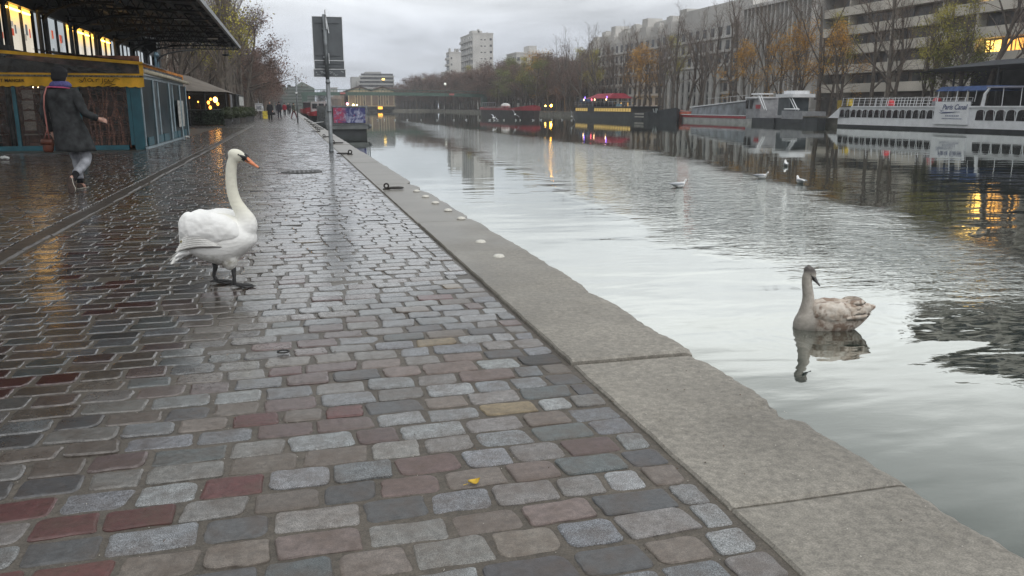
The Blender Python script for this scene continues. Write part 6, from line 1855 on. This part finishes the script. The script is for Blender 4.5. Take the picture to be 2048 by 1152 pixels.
for i, (y, w_) in enumerate(((176, 1.2), (173.2, 1.4), (169.6, .8), (181, .6), (190, .7))):
    t = empty('kiosk_window', (73.6, y, 0), label='lit amber opening between the trunks on the far bank, %s from the right' % ORD[sorted([176, 173.2, 169.6, 181, 190]).index(y)], cat='lit window')
    mb = MB(); mb.bb((73.5, y, .4), (73.6, y + w_, 2.1)); mb.build('pane', M_winl, t)
    mb = MB(); mb.bb((73.45, y - .1, 2.1), (73.65, y + w_ + .1, 2.3)); mb.bb((73.5, y - .1, 0), (73.7, y + w_ + .1, .4)); mb.build('frame', M_dark, t)

# ================================================================ buildings beyond
M_conc = mk('pale_concrete', (.58, .565, .54), .8, .1, .15)
M_conc2 = mk('grey_concrete', (.52, .51, .49), .8, .12, .15)
M_beige = mk('beige_render', (.62, .58, .51), .8, .15, .2)
M_shade = mk('dark_window_glass', (.08, .083, .088), .25, .5, .35, spec=.6)
M_brn = mk('brown_balcony_recess', (.17, .145, .125), .8, .35, .3)
M_wlit = mk('amber_lit_window', (1, .6, .2), emit=(1, .50, .10), es=1.0)
M_wlit2 = mk('bright_yellow_window', (1, .8, .3), emit=(1, .62, .14), es=1.9)

# A: long stepped white block (front face at X = 78)
A = empty('apartment_block', (84, 190, 0), label='long pale stepped apartment block behind the bare trees, left part of the far bank', cat='building')
mb = MB(); mb.bb((80, 134.4, 0), (94, 224, 16.6)); mb.build('wall', M_conc2, A)
mb = MB(); mb.bb((80.3, 134.4, 16.6), (92, 160, 20.3)); mb.bb((81.5, 160, 16.6), (92, 221, 18.4)); mb.bb((83.5, 160, 18.4), (92, 214, 20.4)); mb.build('setback_storeys', M_conc, A)
for k in range(9):
    y0 = 160 + k * 6.5
    mb = MB(); mb.bb((80.2, y0, 16.6), (82.4, y0 + 3.6, 18.6 + .5 * (k % 2))); mb.bb((81.4, y0 + 2, 18.4), (84.2, y0 + 5, 21.2 - .8 * (k % 3))); mb.build('terrace_dormer', M_conc, A)
    mb = MB(); mb.bb((84.5, y0 + 3, 20.2), (85.6, y0 + 4, 21.3)); mb.build('chimney', M_conc2, A)
win_me = None
for fl in range(6):
    z = 1.6 + fl * 2.55
    for k in range(29):
        y0 = 135.2 + k * 3.02
        mb = MB(); mb.bb((79.93, y0, z), (80.05, y0 + 1.3, z + 1.6))
        if win_me is None: win_me = mb.mesh('window', M_shade, off=(80, y0, z))
        link('window', win_me, A, loc=(80 - 84, y0 - 190, z))
for fl in range(6):
    mb = MB(); mb.bb((79.5, 134.6, 1.05 + fl * 2.55), (79.9, 224, 1.42 + fl * 2.55)); mb.build('balcony_band', M_conc if fl else M_conc2, A)
# white pilastered lower front
mb = MB()
for k in range(10): mb.bb((79.1, 143 + k * 2.6, .1), (79.5, 144.2 + k * 2.6, 8.4))
mb.build('white_pilasters', mk('white_render', (.5, .5, .48), .8, .08, .5), A, kind='stuff')
# B: block with vertical fins
B = empty('apartment_block', (84, 128, 0), label='apartment block with close vertical white fins above the river boat', cat='building')
mb = MB(); mb.bb((79.2, 113.4, 0), (93, 134, 17.4)); mb.build('wall', M_conc2, B)
fin = None
for k in range(17):
    y0 = 113.8 + k * 1.24
    mb = MB(); mb.bb((78.2, y0, 1.0), (79.2, y0 + .26, 17.9))
    if fin is None: fin = mb.mesh('fin', M_conc, off=(78.5, y0, 0))
    link('fin', fin, B, loc=(78.5 - 84, y0 - 128, 0))
for fl in range(6):
    for k in range(16):
        if (k + fl) % 5 == 2: continue
        y0 = 113.8 + k * 1.24 + .4
        mb = MB(); mb.bb((79.12, y0, 1.6 + fl * 2.6), (79.25, y0 + .7, 3.3 + fl * 2.6))
        if fl == 0 and k == 0: wB = mb.mesh('window', M_shade, off=(79.2, y0, 1.6))
        link('window', wB, B, loc=(79.2 - 84, y0 - 128, 1.6 + fl * 2.6))
mb = MB(); mb.bb((78.0, 113.2, 17.8), (93, 134.2, 18.3)); mb.build('roof_edge', M_conc, B)
# C: slabs with long balconies, D: the taller one nearer
def balcony_block(name_label, y0, y1, X, nf, z0, fh, depth=13, recess=1.5, lit=()):
    t = empty('apartment_block', (X + 6, (y0 + y1) / 2, 0), label=name_label, cat='building')
    o = Vector((X + 6, (y0 + y1) / 2, 0))
    mb = MB(); mb.bb((X + recess, y0, 0), (X + depth, y1, z0 + nf * fh + .6)); mb.build('wall', M_brn, t)
    bw = 3.05; nb = int((y1 - y0) / bw); wm = {}
    for fl in range(nf):
        z = z0 + fl * fh
        mb = MB(); mb.bb((X, y0 - .2, z - .3), (X + recess + .1, y1 + .2, z - .05)); mb.bb((X, y0 - .2, z - .05), (X + .14, y1 + .2, z + .95)); mb.build('balcony', M_beige, t)
        for k in range(nb):
            ya = y0 + .35 + k * bw; key = (fl, k)
            mat = M_wlit2 if key in lit and lit[key] == 2 else (M_wlit if key in lit else M_shade)
            if mat.name not in wm:
                mb = MB(); mb.bb((X + recess - .1, ya, z + .1), (X + recess + .04, ya + bw - .8, z + fh - .55)); 
                if mat is not M_shade:
                    mb = MB()
                    for q in range(4): w_ = (bw - .8) / 4; mb.bb((X + recess - .1, ya + q * w_ + .12, z + .1), (X + recess + .04, ya + (q + 1) * w_ - (.0, .14, .22, .06)[q], z + fh - .55))
                wm[mat.name] = mb.mesh('window', mat, off=(X, ya, z))
            link('window', wm[mat.name], t, loc=(X - o.x, ya - o.y, z))
    for k in range(0, nb + 1, 3):
        mb = MB(); mb.bb((X + .16, y0 + k * bw - .12, 0), (X + recess, y0 + k * bw + .12, z0 + nf * fh)); mb.build('party_wall', M_beige, t)
    mb = MB(); mb.bb((X - .1, y0 - .3, z0 + nf * fh), (X + depth, y1 + .3, z0 + nf * fh + .5)); mb.build('parapet', M_beige, t)
    return t
balcony_block('balconied apartment block behind the golden trees, right of the finned block', 89.2, 113, 80, 5, 3.6, 2.75, lit={(2, 6): 1})
balcony_block('taller balconied apartment block at the right edge with brightly lit windows', 46, 88.5, 79, 8, 3.6, 2.9, lit={(1, 11): 2, (1, 10): 1, (1, 9): 1, (3, 11): 2, (3, 10): 1})
MB().bb((74.5, 58, 0), (78.2, 140, .9)).build('low_wall', M_conc2, None, loc=(76, 99, 0), label='low grey wall behind the trunks along the far bank', cat='wall')
mb = MB(); mb.bb((72.9, 82, 0), (76.5, 103, 2.2)); mb.bb((72.5, 81.5, 2.2), (77, 103.5, 2.5)); mb.build('low_pavilion', mk('dull_pavilion_wall', (.16, .15, .14), .8, .4, .5), None, loc=(75, 92, 0), label='low flat-roofed pavilion behind the trees and the grey work boat', cat='building')
# dark spreading tree canopy at the right edge
um = empty('terrace_canopy', (67, 60, 0), label='large dark flat canopy on posts above the stern of the excursion boat', cat='canopy')
mb = MB(); mb.add([(63.6, 44, 5.15), (63.6, 71, 5.0), (65.5, 76, 4.75), (71, 76, 4.8), (72, 44, 5.2), (65.5, 44, 5.75), (65.5, 66, 5.6), (70, 66, 5.6), (70, 44, 5.8)], [(0, 1, 6, 5), (1, 2, 6), (2, 3, 7, 6), (3, 4, 8, 7), (5, 6, 7, 8), (0, 4, 3, 2, 1)])
mb.build('canvas', mk('dark_slate_canvas', (.045, .05, .058), .7, .2, .8), um)
for x, y in ((64.2, 48), (64.2, 56), (64.5, 64), (67, 72), (71, 70), (71, 56)):
    mb = MB(); mb.tube([(x, y, 0), (x, y, 5.0)], .1, 6); mb.build('post', M_dark, um)
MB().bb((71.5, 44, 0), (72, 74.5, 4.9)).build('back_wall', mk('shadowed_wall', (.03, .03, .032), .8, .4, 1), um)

# towers
def tower(label, x0, x1, y0, y1, h, floors, nx, side_balc=True, crown=()):
    t = empty('tower_block', ((x0 + x1) / 2, y0, 0), label=label, cat='building')
    mb = MB(); mb.bb((x0, y0, 0), (x1, y1, h)); mb.build('wall', M_conc, t)
    fh = h / floors
    for fl in range(1, floors):
        z = fl * fh
        for k in nx:
            xx = x0 + (x1 - x0) * k[0]; w_ = k[1]
            mb = MB(); mb.bb((xx, y0 - .05, z), (xx + w_, y0 + .05, z + k[2])); mb.build('window', M_shade, t)
    if side_balc:
        for fl in range(1, floors):
            mb = MB(); mb.bb((x0 - .9, y0 + .6, fl * fh - .3), (x0, y1 - 1, fl * fh + .75)); mb.build('balcony', M_conc2, t)
        for q in range(5):
            mb = MB(); ya = y0 + 1.2 + q * (y1 - y0 - 2) / 5; mb.bb((x0 - .06, ya, 1), (x0 + .02, ya + 1.2, h - 1)); mb.build('window_strip', M_shade, t)
    mb = MB(); mb.bb((x0 - .15, y0 - .15, h), (x1 + .15, y1 + .15, h + .5)); mb.build('parapet', M_conc, t)
    for (a, b, c, hh) in crown:
        mb = MB(); mb.bb((x0 + (x1 - x0) * a, y0 + 2, h + .4), (x0 + (x1 - x0) * b, y0 + c, h + hh)); mb.build('rooftop_box', M_conc2, t)
tower('tallest pale concrete tower block rising above the brown trees', 87.1, 97.2, 396, 425, 35.3, 12, [(.38, .9, .5), (.55, .9, .5), (.83, 1.1, 1.0)], crown=((.0, .5, 8, 1.6), (.3, .38, 4, 2.3), (.75, .8, 4, 1.0)))
tower('narrow pale tower with stacked balconies just left of the tallest tower', 75.6, 81.2, 396, 404, 26.3, 9, [(.12, .7, .9)], crown=((.1, .2, 5, 2.2), (.6, .66, 5, 2.2), (.75, .8, 5, 2.0), (.86, .9, 5, 2.2)))
tower('wide lower concrete block with rooftop box, right of the tall tower', 82.5, 96.5, 300, 314, 20.4, 8, [(.02, 1.0, 1.2), (.2, 1.2, 1.2), (.42, 2.4, 1.7), (.62, 2.0, 1.7), (.8, 2.0, 1.7), (.93, .8, 1.2)], crown=((.38, .6, 9, 3.0),))
tower('small distant block peeping over the brown trees left of the towers', 79.5, 84.2, 430, 440, 18.5, 6, [(.2, .8, .8), (.6, .8, .8)], False)

for i, (a, b, c, d, h) in enumerate(((40, 436, 76, 444, 6.5), (92, 150, 100, 420, 8.5))):
    t = empty('street_building', ((a + c) / 2, (b + d) / 2, 0), label=('low grey terrace behind the trees at the end of the basin', 'low grey terrace behind the trees along the far bank')[i], cat='building')
    mb = MB(); mb.bb((a, b, 0), (c, d, h)); mb.build('wall', mk('dim_street_wall', (.13, .12, .11), .8, .3, .3), t)
    for k in range(22):
        mb = MB()
        if i == 0: mb.bb((a + 1 + k * 1.6, b - .06, 3.6), (a + 1.8 + k * 1.6, b + .04, 5.2))
        else: mb.bb((a - .06, b + 3 + k * 12, 3.4), (a + .04, b + 5 + k * 12, 5.6))
        mb.build('window', M_shade, t)
# twin gabled warehouse
wh = empty('warehouse', (34, 365, 0), label='tan twin-gabled warehouse with pale pilasters and lamps at its foot', cat='building')
M_tan = mk('tan_brick', (.20, .145, .11), .85, .15, .3); M_pil = mk('cream_stone_strip', (.46, .38, .25), .8, .08, .5); M_wroof = mk('brown_tile_roof', (.09, .065, .055), .8, .2, .3)
for g in range(2):
    xa, xb = 25.2 + g * 9.9, 35.1 + g * 9.9; xm = (xa + xb) / 2
    mb = MB(); mb.poly_prism([(xa, 1.6), (xb, 1.6), (xb, 7.9), (xm, 9.6), (xa, 7.9)], 366, 392, 'Y'); mb.build('wall', M_tan, wh)
    mb = MB(); mb.poly_prism([(xa - .4, 7.8), (xa - .4, 8.2), (xm, 10.1), (xb + .4 if g else xb, 8.2), (xb + .4 if g else xb, 7.8), (xm, 9.7)], 365.2, 392, 'Y'); mb.build('roof', M_wroof, wh)
    mb = MB(); mb.poly_prism([(xa, 7.3), (xb, 7.3), (xb, 7.7), (xm, 9.3), (xa, 7.7)], 365.85, 365.98, 'Y'); mb.build('gable_panel', M_pil, wh)
    for f in (0, .28, .38, .5, .62, .72, .97):
        mb = MB(); x = xa + (xb - xa) * f; mb.bb((x, 365.7, 1.6), (x + .28, 366, 7.4)); mb.build('pilaster', M_pil, wh)
    for f in (.33, .67):
        for z in (2.2, 5.2):
            mb = MB(); x = xa + (xb - xa) * f; mb.bb((x - .3, 365.75, z), (x + .35, 365.95, z + 1.6)); mb.build('window', M_shade, wh)
    mb = MB(); mb.bb((xm - .4, 365.6, 8.2), (xm + .4, 365.83, 8.9)); mb.build('oculus', M_shade, wh)
mb = MB(); mb.bb((23.8, 364.5, 1.3), (45.4, 366, 1.65)); mb.build('canopy_edge', M_pil, wh)
mb = MB(); mb.bb((24, 366.2, 0), (45, 392, 1.3)); mb.build('ground_floor', M_dark, wh)
mb = MB(); mb.bb((37.8, 366.0, .1), (39.8, 366.15, 1.25)); mb.build('lit_entrance', mk('orange_lit_entrance', (1, .5, .1), emit=(1, .48, .06), es=1.3), wh)
mb = MB()
mb.loft([((22, 380, 0), (3.5, 0, 0), (0, 14, 0)), ((22, 380, 4.5), (3.5, 0, 0), (0, 14, 0)), ((22.8, 380, 6.6), (2.6, 0, 0), (0, 12, 0)), ((24, 380, 7.6), (1.2, 0, 0), (0, 10, 0))], 16); mb.build('side_wing', M_tan, wh)
# white stepped block behind
wb = empty('office_block', (45, 450, 0), label='white terraced office block rising behind the gabled warehouse', cat='building')
M_wh = mk('white_office_panel', (.42, .42, .41), .7, .08, .2)
mb = MB(); mb.bb((36, 450, 0), (55.5, 470, 14.5)); mb.build('wall', M_conc2, wb)
for k in range(5):
    mb = MB(); mb.bb((35.5 + k * .4, 449.2, 8.6 + k * 2.0), (55.6, 450.2, 9.3 + k * 2.0)); mb.build('balcony_band', M_wh, wb)
    mb = MB(); mb.bb((36.5 + k * .4, 449.7, 9.4 + k * 2.0), (55, 449.95, 10.4 + k * 2.0)); mb.build('window_band', M_shade, wb)
mb = MB(); mb.bb((39, 451, 14.5), (55.5, 470, 17.4)); mb.bb((41, 452, 17.4), (49, 466, 19.4)); mb.bb((33.5, 455, 10), (38, 466, 16.8)); mb.build('upper_storeys', M_wh, wb)
mb = MB(); mb.bb((49, 449.1, 15.0), (50.5, 449.2, 15.9)); mb.build('lit_window', M_wlit2, wb)
w2 = empty('annexe_block', (22, 430, 0), label='plain white box building between the sign post and the warehouse', cat='building')
mb = MB(); mb.bb((19.4, 430, 0), (24.4, 442, 10.4)); mb.build('wall', M_wh, w2)
mb = MB(); mb.bb((19.2, 429.8, 10.4), (24.6, 442, 10.7)); mb.build('parapet', M_conc2, w2)
mb = MB(); mb.bb((20, 429.9, 3), (24, 430, 4)); mb.build('window', M_shade, w2)
# green stepped building
gs = empty('stepped_building', (5, 400, 0), label='grey-green stepped building with louvred storeys at the end of the quay', cat='building')
M_gg = mk('grey_green_cladding', (.15, .175, .15), .7, .15, .2); M_ggd = mk('dark_green_louvre', (.045, .06, .05), .7, .2, .3)
mb = MB(); mb.poly_prism([(-9, 0), (12.2, 0), (12.2, 9.6), (6.6, 12.5), (3, 10.2), (-4, 9.6), (-9, 7.2)], 400, 424, 'Y'); mb.build('wall', M_gg, gs)
for k in range(7):
    mb = MB(); mb.bb((-9 if k < 5 else -3 + (k - 5) * 3, 399.6, 1.5 + k * 1.4), (12.2 if k < 6 else 9.5, 399.98, 1.95 + k * 1.4)); mb.build('louvre_band', M_ggd, gs)
for x in (-2.5, 0):
    mb = MB(); mb.bb((x, 401, 9.6), (x + 1.6, 404, 11.2)); mb.build('rooftop_box', M_ggd, gs)
mb = MB(); mb.bb((-6, 399.4, 2), (-2.5, 399.6, 5)); mb.build('dark_opening', M_dark, gs)
tree('ever', 16.2, 420, 8.6, lab='small round dark tree between the stepped building and the sign post', grp=None)
tree('brown', 20, 404, 6, lab='low brown tree in front of the plain white box building', grp=None)
for x in (11, 14, 17.5, 24, 47, 52): tree('brown', x, 405, 4.5, lab='low brown tree on the end quay, %s from the left' % ORD[(11, 14, 17.5, 24, 47, 52).index(x)], grp='low trees on the end quay')
MB().bb((8, 404, 0), (23, 412, 3.2)).build('long_shed', M_conc2, None, loc=(15, 408, 0), label='long low grey shed at the end of the basin', cat='building')
# buildings far behind the left avenue
for i, (x0, x1, y0, h) in enumerate(((-60, -24, 120, 13), (-55, -20, 160, 15), (-50, -16, 210, 16))):
    t = empty('street_building', ((x0 + x1) / 2, y0, 0), label='pale building glimpsed between the trunks, %s behind the left avenue' % ORD[i], cat='building')
    mb = MB(); mb.bb((x0, y0, 0), (x1, y0 + 30, h)); mb.build('wall', M_beige, t)
    for fl in range(int(h / 3)):
        for k in range(8):
            mb = MB(); ya = y0 + 1.5 + k * 3.4; mb.bb((x1 - .04, ya, 1.2 + fl * 3), (x1 + .04, ya + 1.2, 2.9 + fl * 3)); mb.build('window', M_shade, t)
# ================================================================ damp winter air
hz = MB().bb((-900, -900, -3.8), (900, 1200, 42)).mesh('haze')
hm = bpy.data.materials.new('haze_air'); hm.use_nodes = True
t = hm.node_tree; t.nodes.clear(); o = t.nodes.new('ShaderNodeOutputMaterial'); pv = t.nodes.new('ShaderNodeVolumePrincipled')
pv.inputs['Color'].default_value = (.86, .88, .92, 1); pv.inputs['Density'].default_value = .00055
t.links.new(pv.outputs[0], o.inputs['Volume'])
hz.materials.append(hm)
link('haze', hz, kind='stuff')
